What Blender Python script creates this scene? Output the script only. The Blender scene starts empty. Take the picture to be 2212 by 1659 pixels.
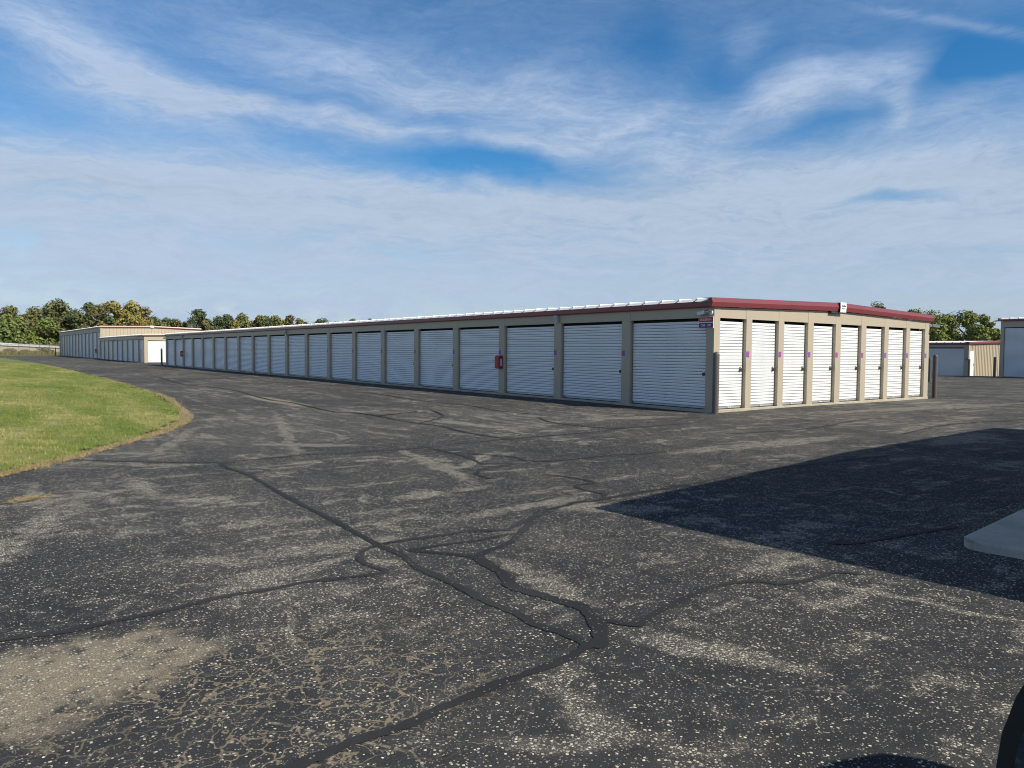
import bpy, bmesh, math, random
import numpy as np
from mathutils import Vector, Matrix
random.seed(7); np.random.seed(7)
S = bpy.context.scene
COL = S.collection
R = math.radians

# ------------------------------------------------------------------ camera
CAM = Vector((-15.6056, -12.0498, 1.4555))
YAW, PITCH, ROLL, FPX = 0.6476954, 0.0428821, 0.0081409, 2889.555
right = Vector((math.cos(YAW), -math.sin(YAW), 0))
fwdh = Vector((math.sin(YAW), math.cos(YAW), 0))
up = Vector((0, 0, 1))
fw = math.cos(PITCH) * fwdh - math.sin(PITCH) * up
upc = math.sin(PITCH) * fwdh + math.cos(PITCH) * up
cr_ = math.cos(ROLL) * right + math.sin(ROLL) * upc
cu_ = -math.sin(ROLL) * right + math.cos(ROLL) * upc
cd = bpy.data.cameras.new('camera')
cam = bpy.data.objects.new('camera', cd); COL.objects.link(cam)
M = Matrix(((cr_.x, cu_.x, -fw.x), (cr_.y, cu_.y, -fw.y), (cr_.z, cu_.z, -fw.z))).to_4x4()
M.translation = CAM
cam.matrix_world = M
cd.sensor_width = 36; cd.lens = 36 * FPX / 4000
cd.clip_start = 0.05; cd.clip_end = 6000
S.camera = cam
S.cycles.filter_width = 1.05

# ------------------------------------------------------------------ sun, exposure
SUN_EL, SUN_AZ = R(36), R(161)           # azimuth clockwise from +Y
sund = Vector((math.sin(SUN_AZ) * math.cos(SUN_EL), math.cos(SUN_AZ) * math.cos(SUN_EL), math.sin(SUN_EL)))
sl = bpy.data.lights.new('sun', 'SUN'); sl.energy = 5.0; sl.angle = R(0.53); sl.color = (1.0, 0.93, 0.80)
so = bpy.data.objects.new('sun', sl); COL.objects.link(so)
so.rotation_euler = sund.to_track_quat('Z', 'Y').to_euler(); so.location = (0, -40, 60)
vs = S.view_settings
S.display_settings.display_device = 'sRGB'
vs.view_transform = 'Standard'; vs.look = 'None'; vs.exposure = 0; vs.gamma = 1; vs.use_curve_mapping = False

# ------------------------------------------------------------------ node helper
class NT:
    def __init__(s, nt): s.nt = nt; s.n = nt.nodes; s.l = nt.links
    def new(s, t, **k):
        n = s.n.new(t)
        for a, v in k.items(): setattr(n, a, v)
        return n
    def put(s, sock, v):
        if hasattr(v, 'node'): s.l.new(v, sock)
        elif v is not None:
            if sock.type == 'RGBA' and len(v) == 3: v = (*v, 1)
            sock.default_value = v
    def math(s, op, a, b=None, c=None, clamp=False):
        n = s.new('ShaderNodeMath', operation=op); n.use_clamp = clamp
        for i, v in enumerate((a, b, c)): s.put(n.inputs[i], v)
        return n.outputs[0]
    def add(s, a, b): return s.math('ADD', a, b)
    def mul(s, a, b): return s.math('MULTIPLY', a, b)
    def noise(s, vec, scale, detail=4, rough=.55, dist=0, dim='3D'):
        n = s.new('ShaderNodeTexNoise'); n.noise_dimensions = dim
        s.put(n.inputs['Vector'], vec); n.inputs['Scale'].default_value = scale
        n.inputs['Detail'].default_value = detail; n.inputs['Roughness'].default_value = rough
        n.inputs['Distortion'].default_value = dist
        return n.outputs[0]
    def vor(s, vec, scale, feature='F1', rnd=1.0):
        n = s.new('ShaderNodeTexVoronoi', feature=feature)
        s.put(n.inputs['Vector'], vec); n.inputs['Scale'].default_value = scale
        n.inputs['Randomness'].default_value = rnd
        return n
    def mapr(s, v, a, b, c=0., d=1., smooth=True):
        n = s.new('ShaderNodeMapRange'); n.interpolation_type = 'SMOOTHSTEP' if smooth else 'LINEAR'
        for i, q in enumerate((v, a, b, c, d)): s.put(n.inputs[i], q)
        return n.outputs[0]
    def mix(s, f, a, b, bt='MIX'):
        n = s.new('ShaderNodeMix', data_type='RGBA', blend_type=bt)
        s.put(n.inputs[0], f); s.put(n.inputs[6], a); s.put(n.inputs[7], b)
        return n.outputs[2]
    def mapping(s, vec, loc=(0, 0, 0), rot=(0, 0, 0), sc=(1, 1, 1), kind='POINT'):
        n = s.new('ShaderNodeMapping', vector_type=kind)
        s.put(n.inputs[0], vec); n.inputs[1].default_value = loc; n.inputs[2].default_value = rot; n.inputs[3].default_value = sc
        return n.outputs[0]
    def vadd(s, a, b):
        n = s.new('ShaderNodeVectorMath', operation='ADD'); s.put(n.inputs[0], a); s.put(n.inputs[1], b); return n.outputs[0]
    def vscale(s, a, k):
        n = s.new('ShaderNodeVectorMath', operation='SCALE'); s.put(n.inputs[0], a); s.put(n.inputs[3], k); return n.outputs[0]
    def dot(s, a, b):
        n = s.new('ShaderNodeVectorMath', operation='DOT_PRODUCT'); s.put(n.inputs[0], a); s.put(n.inputs[1], b); return n.outputs['Value']
    def comb(s, x, y, z=0.):
        n = s.new('ShaderNodeCombineXYZ'); s.put(n.inputs[0], x); s.put(n.inputs[1], y); s.put(n.inputs[2], z); return n.outputs[0]
    def sep(s, v):
        n = s.new('ShaderNodeSeparateXYZ'); s.put(n.inputs[0], v); return n.outputs
    def ramp(s, f, stops, interp='LINEAR'):
        n = s.new('ShaderNodeValToRGB'); n.color_ramp.interpolation = interp
        e = n.color_ramp.elements
        while len(e) < len(stops): e.new(.5)
        for q, (p, c) in zip(e, stops): q.position = p; q.color = (*c, 1)
        s.put(n.inputs[0], f); return n.outputs[0]

# ------------------------------------------------------------------ sky
W = bpy.data.worlds.new('World'); S.world = W; W.use_nodes = True
w = NT(W.node_tree); w.n.clear()
out = w.new('ShaderNodeOutputWorld'); bg = w.new('ShaderNodeBackground')
w.l.new(bg.outputs[0], out.inputs[0])
SKY_STRENGTH = 0.095
bg.inputs[1].default_value = SKY_STRENGTH
sky = w.new('ShaderNodeTexSky', sky_type='NISHITA'); sky.sun_disc = False
sky.sun_elevation = SUN_EL; sky.sun_rotation = SUN_AZ
sky.altitude = 200; sky.air_density = 1.0; sky.dust_density = 0.6; sky.ozone_density = 3.0
hs = w.new('ShaderNodeHueSaturation')
w.l.new(sky.outputs[0], hs.inputs['Color'])
D = w.new('ShaderNodeTexCoord').outputs['Generated']
dx, dy, dz = w.sep(D)
RAD = 57.29578
az = w.mul(w.math('ARCTAN2', w.dot(D, tuple(right)), w.dot(D, tuple(fwdh))), RAD)   # degrees right of the long view axis of the lot
el = w.mul(w.math('ARCSINE', dz), RAD)
AE = w.comb(az, el)
w.l.new(w.mul(w.mapr(el, 16., 62., 1.40, 1.0), w.mapr(el, 1., 13., .70, 1.)), hs.inputs['Saturation']); w.l.new(w.mapr(el, 16., 62., 1.34, .58), hs.inputs['Value'])
wn = w.new('ShaderNodeTexNoise'); wn.inputs['Scale'].default_value = .16; wn.inputs['Detail'].default_value = 5
w.put(wn.inputs['Vector'], w.mapping(AE, sc=(.55, 1, 1)))
wv = w.vadd(wn.outputs['Color'], (-.5, -.5, -.5))
AEw = w.vadd(AE, w.vscale(wv, 5.0))
def px_ae(px, py):                        # where a cloud stands, in degrees (authoring coordinates of the cloud list)
    v = (px - 1106) / 1598 * cr_ - (py - 829.5) / 1598 * cu_ + fw
    v.normalize()
    return math.degrees(math.atan2(v.dot(right), v.dot(fwdh))), math.degrees(math.asin(v.z))
def blob(x, y, rx, ry, rot, s):
    a0, e0 = px_ae(x, y); k = 57.3 / 1598
    m = w.mapping(AEw, loc=(a0, e0, 0), rot=(0, 0, R(-rot)), sc=(rx * k, ry * k, 1), kind='TEXTURE')
    xx = w.sep(m); d2 = w.add(w.mul(xx[0], xx[0]), w.mul(xx[1], xx[1]))
    return w.mul(w.math('EXPONENT', w.mul(d2, -1.)), s)
CLOUDS = [(170, 110, 260, 75, 20, .50), (330, 175, 220, 45, 12, .35), (560, 225, 260, 26, 8, .55), (820, 265, 200, 16, 7, .55), (640, 120, 330, 60, 15, .22),
          (1020, 190, 330, 50, 12, .34), (1250, 215, 240, 55, 4, .34), (860, 190, 220, 40, 12, .25), (1100, 322, 150, 20, -4, .42), (1330, 270, 200, 32, -12, .30),
          (1740, 185, 150, 34, -8, .62), (1900, 170, 60, 44, -20, .40), (1935, 225, 24, 55, 10, .38), (1620, 90, 34, 40, 0, .30), (1560, 265, 220, 30, -10, .30),
          (2070, 225, 110, 30, -10, .32), (1700, 330, 500, 50, 0, .35), (2100, 350, 200, 50, -10, .30), (1480, 330, 120, 24, -10, .22), (300, 310, 300, 30, 6, .20),
          (700, 350, 250, 26, 2, .20), (300, 400, 420, 50, 2, .22), (1800, 500, 460, 26, 0, .16), (1200, 450, 500, 30, 2, .16),
          (1060, 368, 200, 30, 2, -.55), (1930, 432, 75, 14, 2, -.42), (840, 556, 70, 9, 2, -.14), (1600, 175, 60, 80, 0, -.2), (2090, 130, 160, 70, 0, -.35), (1760, 265, 140, 22, 0, -.25), (1400, 100, 80, 60, 0, -.15)]
acc = None
for c in CLOUDS:
    b = blob(*c); acc = b if acc is None else w.add(acc, b)
# cirrus fibres running gently down to the right, and finer wisps
strk = w.mapping(AEw, rot=(0, 0, R(8)), sc=(.05, .26, 1))
n1 = w.noise(strk, 1.0, 7, .6, .6)
n2 = w.noise(w.mapping(AE, rot=(0, 0, R(8)), sc=(.22, .75, 1)), 1.0, 7, .68, .9)
n3 = w.noise(w.mapping(AEw, rot=(0, 0, R(14)), sc=(.5, 2.6, 1)), 1.0, 6, .7, .5)
n4 = w.noise(w.mapping(AEw, rot=(0, 0, R(3)), sc=(.035, .42, 1)), 1.0, 6, .62, .4)
fib = w.add(w.add(w.mul(n1, .45), w.mul(n2, .33)), w.mul(n3, .22))
fibm = w.mapr(fib, .24, .76)
edge = w.add(el, w.mul(w.add(w.add(w.mul(n1, .6), w.mul(n2, .4)), -.5), 8.0))
veil = w.mapr(edge, 14.6, 11.6)
veil = w.mul(veil, w.mapr(el, -2., 9., .74, .90))
above = w.mapr(el, 26., 50., 1., .55)
m = w.mul(w.add(acc, w.mapr(el, 24., 50., .19, .10)), w.add(w.mul(fibm, 1.05), .42))
m = w.math('MAXIMUM', m, 0.)
m = w.add(m, w.mul(veil, w.add(w.add(w.mul(fibm, .22), w.mul(w.mapr(n4, .30, .64), .40)), .42)))
hole = blob(1060, 366, 230, 30, 2, .62); hole = w.add(hole, blob(1935, 432, 80, 15, 2, .5))
m = w.mul(m, w.math('SUBTRACT', 1., w.math('MINIMUM', hole, .85)))
# old contrail in the upper right
a0, e0 = px_ae(2090, 52); k = 57.3 / 1598
tm = w.sep(w.mapping(w.vadd(AE, w.vscale(wv, .9)), loc=(a0, e0, 0), rot=(0, 0, R(-19)), sc=(k, k, 1), kind='TEXTURE'))
tr = w.mul(w.math('EXPONENT', w.mul(w.math('POWER', w.math('ABSOLUTE', w.mul(tm[1], 1 / 9.)), 2.), -1.)), w.mapr(w.math('ABSOLUTE', tm[0]), 260., 90.))
tr = w.mul(tr, w.mapr(n2, .25, .65, .04, .30))
m = w.math('MINIMUM', w.add(m, tr), .93)
ccol = w.ramp(w.mapr(el, 0., 22., 0., 1., False), [(0, (.43, .56, .77)), (.25, (.49, .60, .77)), (.5, (.515, .622, .77)), (1, (.50, .63, .86))])
ccol = w.vscale(ccol, 0.90 / SKY_STRENGTH)
ccol = w.vscale(ccol, w.mapr(w.add(w.mul(n3, .45), w.mul(n4, .55)), .3, .66, .93, 1.07))
col = w.mix(m, hs.outputs[0], ccol)
w.l.new(col, bg.inputs[0])

# ------------------------------------------------------------------ materials
def mat(name):
    m_ = bpy.data.materials.new(name); m_.use_nodes = True
    t = NT(m_.node_tree); p = t.n['Principled BSDF']
    return m_, t, p
def simple(name, col, rough=.5, metal=0., var=.06, scale=3., spec=.5, bump=0., bscale=60.):
    m_, t, p = mat(name)
    oc = t.new('ShaderNodeTexCoord').outputs['Object']
    n = t.noise(oc, scale, 4, .6)
    f = t.mapr(n, .25, .75, 1 - var, 1 + var, False)
    c = t.vscale(col, f)
    t.l.new(c, p.inputs['Base Color'])
    p.inputs['Roughness'].default_value = rough; p.inputs['Metallic'].default_value = metal
    p.inputs['Specular IOR Level'].default_value = spec
    if bump:
        b = t.new('ShaderNodeBump'); b.inputs['Strength'].default_value = bump; b.inputs['Distance'].default_value = .005
        t.l.new(t.noise(oc, bscale, 3), b.inputs['Height']); t.l.new(b.outputs[0], p.inputs['Normal'])
    return m_
MAT = {}
MAT['beige'] = simple('beige steel', (.455, .395, .295), .45, var=.035, scale=1.3, spec=.35)
MAT['tan'] = simple('tan ribbed steel', (.50, .425, .305), .45, var=.04, scale=.8, spec=.35)
MAT['white_roof'] = simple('white roof steel', (.78, .78, .77), .45, var=.03)
MAT['red'] = simple('red trim steel', (.225, .05, .055), .35, var=.05, scale=2.)
MAT['darkgap'] = simple('dark interior', (.02, .02, .022), .8)
MAT['rubber'] = simple('black rubber', (.015, .015, .016), .7)
MAT['bar'] = simple('grey aluminium', (.45, .46, .48), .4, metal=.4)
MAT['steel'] = simple('zinc steel', (.5, .49, .47), .3, metal=.9, var=.2, scale=30)
MAT['blackmetal'] = simple('black metal', (.035, .036, .036), .45)
MAT['bollard'] = simple('grey brown bollard sleeve', (.115, .10, .095), .42, var=.08, scale=5)
MAT['camwhite'] = simple('white camera shell', (.75, .76, .77), .35)
MAT['glassdark'] = simple('dark lens', (.01, .01, .012), .08)
MAT['sign_white'] = simple('sign white', (.82, .82, .84), .4)
MAT['sign_red'] = simple('sign red', (.50, .02, .035), .4)
MAT['sign_blue'] = simple('sign blue', (.02, .04, .20), .4)
MAT['sticker_blue'] = simple('sticker blue', (.08, .10, .55), .35)
MAT['sticker_red'] = simple('sticker red', (.55, .06, .17), .35, var=.5, scale=45)
MAT['black'] = simple('black print', (.02, .02, .025), .5)
MAT['cab_red'] = simple('red cabinet plastic', (.34, .02, .03), .35, var=.08, scale=8)
MAT['lamp'] = simple('grey lamp housing', (.42, .41, .38), .5)
MAT['white_door'] = simple('white steel door', (.80, .80, .80), .45, var=.03)
MAT['rope'] = simple('grey rope', (.35, .33, .30), .8)
MAT['fence'] = simple('galvanised fence', (.16, .16, .15), .6, metal=.3)
MAT['truck_paint'] = simple('dark green truck paint', (.012, .03, .022), .2, var=.02)
MAT['chrome'] = simple('bright metal', (.6, .6, .6), .15, metal=1, var=.02)
MAT['lampred'] = simple('tail lamp', (.4, .01, .01), .2)
MAT['lampclear'] = simple('headlamp', (.7, .7, .7), .1)
m_, t, p = mat('mirror glass'); p.inputs['Base Color'].default_value = (.8, .85, .82, 1); p.inputs['Metallic'].default_value = 1; p.inputs['Roughness'].default_value = .04
t.l.new(t.mix(t.noise(t.new('ShaderNodeTexCoord').outputs['Object'], 9, 3), (.76, .82, .79), (.83, .87, .85)), p.inputs['Base Color']); MAT['mirror'] = m_
m_, t, p = mat('tinted glass'); p.inputs['Roughness'].default_value = .03
t.l.new(t.mix(t.noise(t.new('ShaderNodeTexCoord').outputs['Object'], 5, 3), (.012, .014, .014), (.02, .022, .022)), p.inputs['Base Color']); MAT['glass'] = m_

# white corrugated curtain with faint dust towards the sill
m_, t, p = mat('white door curtain')
oc = t.new('ShaderNodeTexCoord').outputs['Object']
n = t.noise(t.mapping(oc, sc=(3, 3, .6)), 1.0, 4, .6)
g_ = t.noise(oc, 40, 3, .6)
c = t.mix(t.mapr(n, .35, .8), (.86, .87, .87), (.80, .81, .80))
c = t.mix(t.mapr(g_, .62, .8, 0, .25), c, (.55, .52, .45))
c = t.vscale(c, t.mapr(t.new('ShaderNodeObjectInfo').outputs['Random'], 0, 1, .955, 1.01, False))
t.l.new(c, p.inputs['Base Color']); p.inputs['Roughness'].default_value = .26; p.inputs['Specular IOR Level'].default_value = .85
MAT['curtain'] = m_
MAT['groove'] = simple('curtain groove shade and grime', (.26, .26, .255), .7)  # groove shadow painted in as a darker colour, together with grime

# concrete
def concrete(name, col, stain=.5):
    m_, t, p = mat(name)
    oc = t.new('ShaderNodeTexCoord').outputs['Object']
    n = t.noise(oc, 1.7, 6, .65); n2 = t.noise(oc, 45, 4, .7)
    c = t.mix(t.mapr(n, .35, .7), col, tuple(v * .72 for v in col))
    c = t.mix(t.mapr(n2, .55, .75, 0, .5), c, tuple(v * .5 for v in col))
    sn = t.noise(t.mapping(oc, sc=(5, 5, .7)), 1.0, 4, .7)
    c = t.mix(t.mapr(sn, .56, .68, 0, stain), c, (.16, .11, .06))
    t.l.new(c, p.inputs['Base Color']); p.inputs['Roughness'].default_value = .9
    b = t.new('ShaderNodeBump'); b.inputs['Strength'].default_value = .4; b.inputs['Distance'].default_value = .004
    t.l.new(n2, b.inputs['Height']); t.l.new(b.outputs[0], p.inputs['Normal'])
    return m_
MAT['foundation'] = concrete('foundation concrete', (.48, .43, .33))
MAT['pad'] = concrete('pad concrete', (.56, .52, .44), .25)

# worn-through places on the lot: centre x, y, half length, half width, direction
WORN = [(-14.91, -4.13, 1.0, 0.16, -110), (-15.31, -5.15, 0.54, 0.16, -108), (-13.56, 0.21, 0.5, 0.1, -26), (-12.56, 1.51, 2.3, 0.12, -112), (-10.42, 2.26, 3.83, 0.12, -107), (-10.28, -3.23, 1.5, 0.14, -102), (-13.11, -6.49, 0.53, 0.16, -6), (-12.36, -8.06, 0.63, 0.15, -94), (-13.1, -7.12, 0.19, 0.07, -68), (-10.26, -6.65, 0.61, 0.22, -40), (-10.92, -6.14, 0.81, 0.13, 5), (-13.7, -6.98, 0.85, 0.05, 17), (-12.2, -8.91, 0.14, 0.05, -24), (-14.05, -8.0, 0.31, 0.035, -104), (-13.4, -9.7, 0.34, 0.1, -86), (-13.65, -9.81, 0.33, 0.08, -41), (-10.7, -9.76, 0.75, 0.05, -74), (7.55, -2.3, 5.08, 0.35, -6), (-0.73, -6.23, 1.24, 0.35, 0), (-4.35, -4.56, 2.24, 0.25, -5), (-2.75, 0.18, 1.37, 0.3, -13), (-6.91, 1.28, 1.79, 0.25, -78), (-13.79, -0.88, 0.95, 0.14, -39), (-13.89, -2.91, 0.6, 0.14, -91), (-14.9, -3.14, 1.22, 0.1, -87), (-12.42, -9.66, 0.48, 0.1, -73), (-10.98, -0.3, 1.02, 0.18, -38), (-9.6, -3.2, 0.91, 0.12, 34), (-10.63, -8.65, 0.67, 0.12, 6), (-14.17, -2.25, 1.25, 0.1, -106)]
# asphalt: worn seal coat over pale aggregate
def asphalt_mat(name, seal_only=False):
    m_, t, p = mat(name)
    oc = t.new('ShaderNodeTexCoord').outputs['Object']
    ox, oy, oz = t.sep(oc)
    flat = t.comb(ox, oy)
    big = t.noise(flat, .16, 5, .6, .4)
    mid = t.noise(t.mapping(flat, rot=(0, 0, R(12)), sc=(1.0, .62, 1)), .85, 6, .62, .9)
    fine = t.noise(flat, 7.0, 5, .62)
    grit = t.noise(flat, 130., 3, .65)
    wear = t.add(t.add(t.mul(big, .42), t.mul(mid, .66)), t.mul(fine, .24))      # about .2..1.1, mean .66
    seal = t.mix(t.mapr(big, .3, .7), (.042, .0435, .047), (.062, .0625, .065))
    seal = t.vscale(seal, t.mapr(grit, .3, .7, .55, 1.48, False))
    seal = t.vscale(seal, t.mapr(fine, .3, .7, .82, 1.18, False))
    if seal_only:
        c = t.vscale(seal, 1.0); 
        sp = t.vor(flat, 60); sr = t.sep(sp.outputs['Color'])[0]
        k = t.mul(t.math('GREATER_THAN', sr, .90), t.math('LESS_THAN', sp.outputs['Distance'], .30))
        c = t.mix(k, t.mix(t.mapr(mid, .4, .7), (.035, .0355, .038), (.052, .052, .054)), (.30, .28, .23))
        c = t.vscale(c, t.mapr(grit, .3, .7, .85, 1.15, False))
        t.l.new(c, p.inputs['Base Color']); p.inputs['Roughness'].default_value = .7
        p.inputs['Specular IOR Level'].default_value = .06
        b = t.new('ShaderNodeBump'); b.inputs['Strength'].default_value = .3; b.inputs['Distance'].default_value = .003
        t.l.new(grit, b.inputs['Height']); t.l.new(b.outputs[0], p.inputs['Normal'])
        return m_
    # sandy worn-out corner and the alligator cracking round it
    warp = t.vadd(flat, t.vscale(t.vadd(t.new('ShaderNodeTexNoise').outputs['Color'], (-.5, -.5, -.5)), 0.))
    def ell(cx, cy, rx, ry, rot):
        q = t.sep(t.mapping(flat, loc=(cx, cy, 0), rot=(0, 0, R(rot)), sc=(rx, ry, 1), kind='TEXTURE'))
        return t.math('SQRT', t.add(t.mul(q[0], q[0]), t.mul(q[1], q[1])))
    sand = t.mapr(t.add(ell(-15.30, -8.0, .88, .58, 20), t.mul(t.add(t.noise(flat, 2.2, 5, .65), -.5), 2.0)), 1.05, .45)
    sand = t.math('MAXIMUM', sand, t.mul(t.mapr(t.add(ell(-7.85, 10.2, .42, 3.2, -2), t.mul(t.add(t.noise(flat, 1.3, 4, .6), -.5), 1.2)), 1.1, .6), .8))
    gat = t.mapr(t.add(ell(-14.75, -8.9, 1.6, .95, 10), t.mul(t.add(t.noise(flat, 1.2, 4, .6), -.5), 1.0)), 1.15, .6)
    cw = t.new('ShaderNodeTexNoise'); t.put(cw.inputs['Vector'], flat); cw.inputs['Scale'].default_value = 5.5; cw.inputs['Detail'].default_value = 4
    wc = t.vadd(flat, t.vscale(t.vadd(cw.outputs['Color'], (-.5, -.5, -.5)), .27))
    ce = t.vor(wc, 8.5, 'DISTANCE_TO_EDGE').outputs['Distance']
    crk = t.mul(t.mapr(t.add(ce, t.mul(t.add(fine, -.5), .17)), .052, .004), t.mul(gat, t.mapr(mid, .28, .48, .0, 1.)))
    wl_ = t.vadd(flat, t.vscale(t.vadd(t.noise(flat, 1.1, 4, .6), (-.5, -.5, -.5)), .9))
    hair = t.mul(t.mapr(t.vor(wl_, .75, 'DISTANCE_TO_EDGE').outputs['Distance'],   .007, .001), t.mapr(t.noise(flat, .6, 3, .6), .46, .60, 0., .8))
    # exposed aggregate: single stones that show where the seal coat has gone
    ws = t.add(wear, t.mul(sand, .25))
    lane_x = t.mapr(oy, -2.5, 1.5, 1., 0.)
    sx = t.noise(t.mapping(flat, rot=(0, 0, R(-4)), sc=(.42, 3.0, 1)), 1., 6, .66, .7)
    sy = t.noise(t.mapping(flat, rot=(0, 0, R(3)), sc=(3.0, .42, 1)), 1., 6, .66, .7)
    lane = t.add(t.mul(sx, lane_x), t.mul(sy, t.math('SUBTRACT', 1., lane_x)))
    pat = t.noise(t.mapping(flat, loc=(3.3, 8.1, 0), sc=(1., .8, 1)), 2.4, 8, .66, 1.1)
    pw = t.add(t.add(t.mul(pat, .46), t.mul(lane, .44)), t.add(t.mul(big, .20), t.mul(mid, .14)))          # mean about .6
    patch = t.mapr(t.add(pw, t.mul(t.add(fine, -.5), .10)), .605, .735)
    patch = t.mul(patch, t.math('SUBTRACT', 1., t.mul(gat, .75)))
    wj = t.new('ShaderNodeTexNoise'); t.put(wj.inputs['Vector'], flat); wj.inputs['Scale'].default_value = 1.6; wj.inputs['Detail'].default_value = 5
    jit = t.vadd(flat, t.vscale(t.vadd(wj.outputs['Color'], (-.5, -.5, -.5)), .55))
    wmx = None
    for cx, cy, rx, ry, an in WORN[:28]:
        q = t.mapping(jit, loc=(cx, cy, 0), rot=(0, 0, R(an)), sc=(rx, ry, 1), kind='TEXTURE')
        q = t.dot(q, q)
        wmx = q if wmx is None else t.math('MINIMUM', wmx, q)
    wmx = t.mul(t.mapr(wmx, 1.9, .3), t.mapr(t.add(t.mul(fine, .6), t.mul(pat, .4)), .34, .56, .15, 1.))
    patch = t.math('MAXIMUM', patch, wmx)
    patch = t.math('MAXIMUM', patch, t.mul(sand, .55))
    dens = t.math('MAXIMUM', t.mapr(ws, .45, .95, .07, .34, False), t.mul(patch, .86))
    def stones(scale, off, size):
        v = t.vor(t.vadd(flat, (off, off * .7, 0)), scale)
        rr = t.sep(v.outputs['Color'])
        on = t.math('LESS_THAN', rr[0], t.mul(dens, .9))
        inn = t.mapr(v.outputs['Distance'], size, size * .72)
        return t.mul(on, inn), rr[1], rr[2]
    s1, v1, h1 = stones(62, 0., .47)
    s2, v2, h2 = stones(118, 3.1, .50)
    s3, v3, h3 = stones(48, 7.7, .40); s3 = t.mul(s3, t.math('LESS_THAN', v3, .10))
    stone = t.ramp(v1, [(0, (.18, .17, .15)), (.35, (.38, .35, .285)), (.7, (.60, .555, .44)), (1, (.80, .755, .63))])
    stone2 = t.ramp(v2, [(0, (.16, .155, .145)), (.5, (.36, .33, .275)), (1, (.58, .535, .43))])
    c = t.mix(t.math('MAXIMUM', t.mapr(ws, .58, .98, 0., .30), t.mul(patch, .38)), seal, t.vscale((.20, .187, .155), t.mapr(grit, .3, .7, .6, 1.4, False)))
    c = t.mix(t.mul(s2, .85), c, stone2)
    c = t.mix(s1, c, stone)
    c = t.mix(s3, c, (.55, .48, .37))
    sandc = t.mix(t.mapr(grit, .35, .65), (.15, .125, .092), (.42, .36, .265))
    sandc = t.mix(t.mul(s1, .8), sandc, stone)
    c = t.mix(t.mul(sand, t.mapr(t.add(t.mul(fine, .7), t.mul(t.noise(flat, 22, 4, .6), .3)), .37, .52, .08, .95)), c, sandc)
    c = t.mix(t.mul(crk, t.mapr(fine, .3, .6, .55, 1.)), c, (.31, .26, .18))
    c = t.mix(t.mul(hair, t.mapr(t.noise(flat, 30, 3, .6), .42, .60, 0., .9)), c, (.33, .30, .24))
    t.l.new(c, p.inputs['Base Color']); p.inputs['Roughness'].default_value = .9; p.inputs['Specular IOR Level'].default_value = .06
    hgt = t.add(t.add(t.mul(s1, .8), t.mul(s2, .4)), t.add(t.mul(grit, .5), t.mul(crk, -.5)))
    b = t.new('ShaderNodeBump'); b.inputs['Strength'].default_value = .55; b.inputs['Distance'].default_value = .006
    t.l.new(hgt, b.inputs['Height']); t.l.new(b.outputs[0], p.inputs['Normal'])
    return m_
MAT['asphalt'] = asphalt_mat('worn asphalt')
MAT['sealer'] = asphalt_mat('crack sealer', True)

def grass_mat(name, blade=False):
    m_, t, p = mat(name)
    geo = t.new('ShaderNodeNewGeometry')
    pos = geo.outputs['Position']; x, y, z = t.sep(pos); flat = t.comb(x, y)
    n1 = t.noise(t.mapping(flat, rot=(0, 0, R(30)), sc=(1, .35, 1)), .55, 5, .6, .5); n2 = t.noise(flat, 2.6, 5, .65); n3 = t.noise(flat, 26, 3, .6)
    f = t.add(t.add(t.mul(n1, .6), t.mul(n2, .35)), t.mul(n3, .18))
    c = t.ramp(f, [(.30, (.055, .115, .017)), (.44, (.105, .168, .026)), (.56, (.19, .215, .052)), (.69, (.35, .31, .13))])
    if blade: c = t.vscale(c, t.mapr(geo.outputs['Random Per Island'], 0, 1, .75, 1.45, False))
    t.l.new(c, p.inputs['Base Color']); p.inputs['Roughness'].default_value = .75; p.inputs['Specular IOR Level'].default_value = .15
    return m_
MAT['lawn'] = grass_mat('mown lawn'); MAT['blade'] = grass_mat('lawn blades', True)
MAT['straw'] = simple('dry straw', (.36, .28, .13), .8, var=.35, scale=8)
MAT['dirt'] = simple('dry soil edge', (.24, .185, .11), .95, var=.4, scale=5, bump=.6, bscale=40)
MAT['field'] = simple('rough field grass', (.13, .14, .045), .9, var=.35, scale=.2)
def leaf_mat(name, cols):
    m_, t, p = mat(name)
    geo = t.new('ShaderNodeNewGeometry')
    n = t.noise(geo.outputs['Position'], .45, 3, .6)
    f = t.add(t.mul(geo.outputs['Random Per Island'], .6), t.mul(n, .5))
    t.l.new(t.vscale(t.mix(.33, t.ramp(f, [(.15, cols[0]), (.5, cols[1]), (.9, cols[2])]), (.13, .145, .075)), 1.3), p.inputs['Base Color'])
    p.inputs['Roughness'].default_value = .6; p.inputs['Specular IOR Level'].default_value = .25
    p.inputs['Transmission Weight'].default_value = 0
    return m_
LEAF = {'olive': [(.07, .08, .022), (.12, .12, .03), (.19, .165, .05)], 'green': [(.06, .10, .018), (.10, .145, .026), (.18, .20, .045)],
        'darkolive': [(.05, .06, .02), (.085, .09, .026), (.13, .12, .038)], 'dark': [(.03, .048, .016), (.055, .075, .022), (.09, .10, .032)],
        'darkblue': [(.024, .048, .018), (.042, .075, .026), (.075, .105, .038)], 'brown': [(.08, .075, .026), (.135, .115, .04), (.20, .155, .055)],
        'bright': [(.07, .12, .018), (.12, .175, .026), (.20, .24, .045)], 'yellow': [(.13, .115, .022), (.23, .185, .03), (.33, .26, .05)],
        'sparse': [(.13, .115, .035), (.19, .155, .045), (.26, .21, .07)], 'locust': [(.075, .105, .016), (.15, .18, .026), (.28, .28, .05)], 'goldenrod': [(.4, .28, .01), (.5, .36, .02), (.55, .4, .03)]}
LM = {k: leaf_mat('foliage ' + k, v) for k, v in LEAF.items()}
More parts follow.
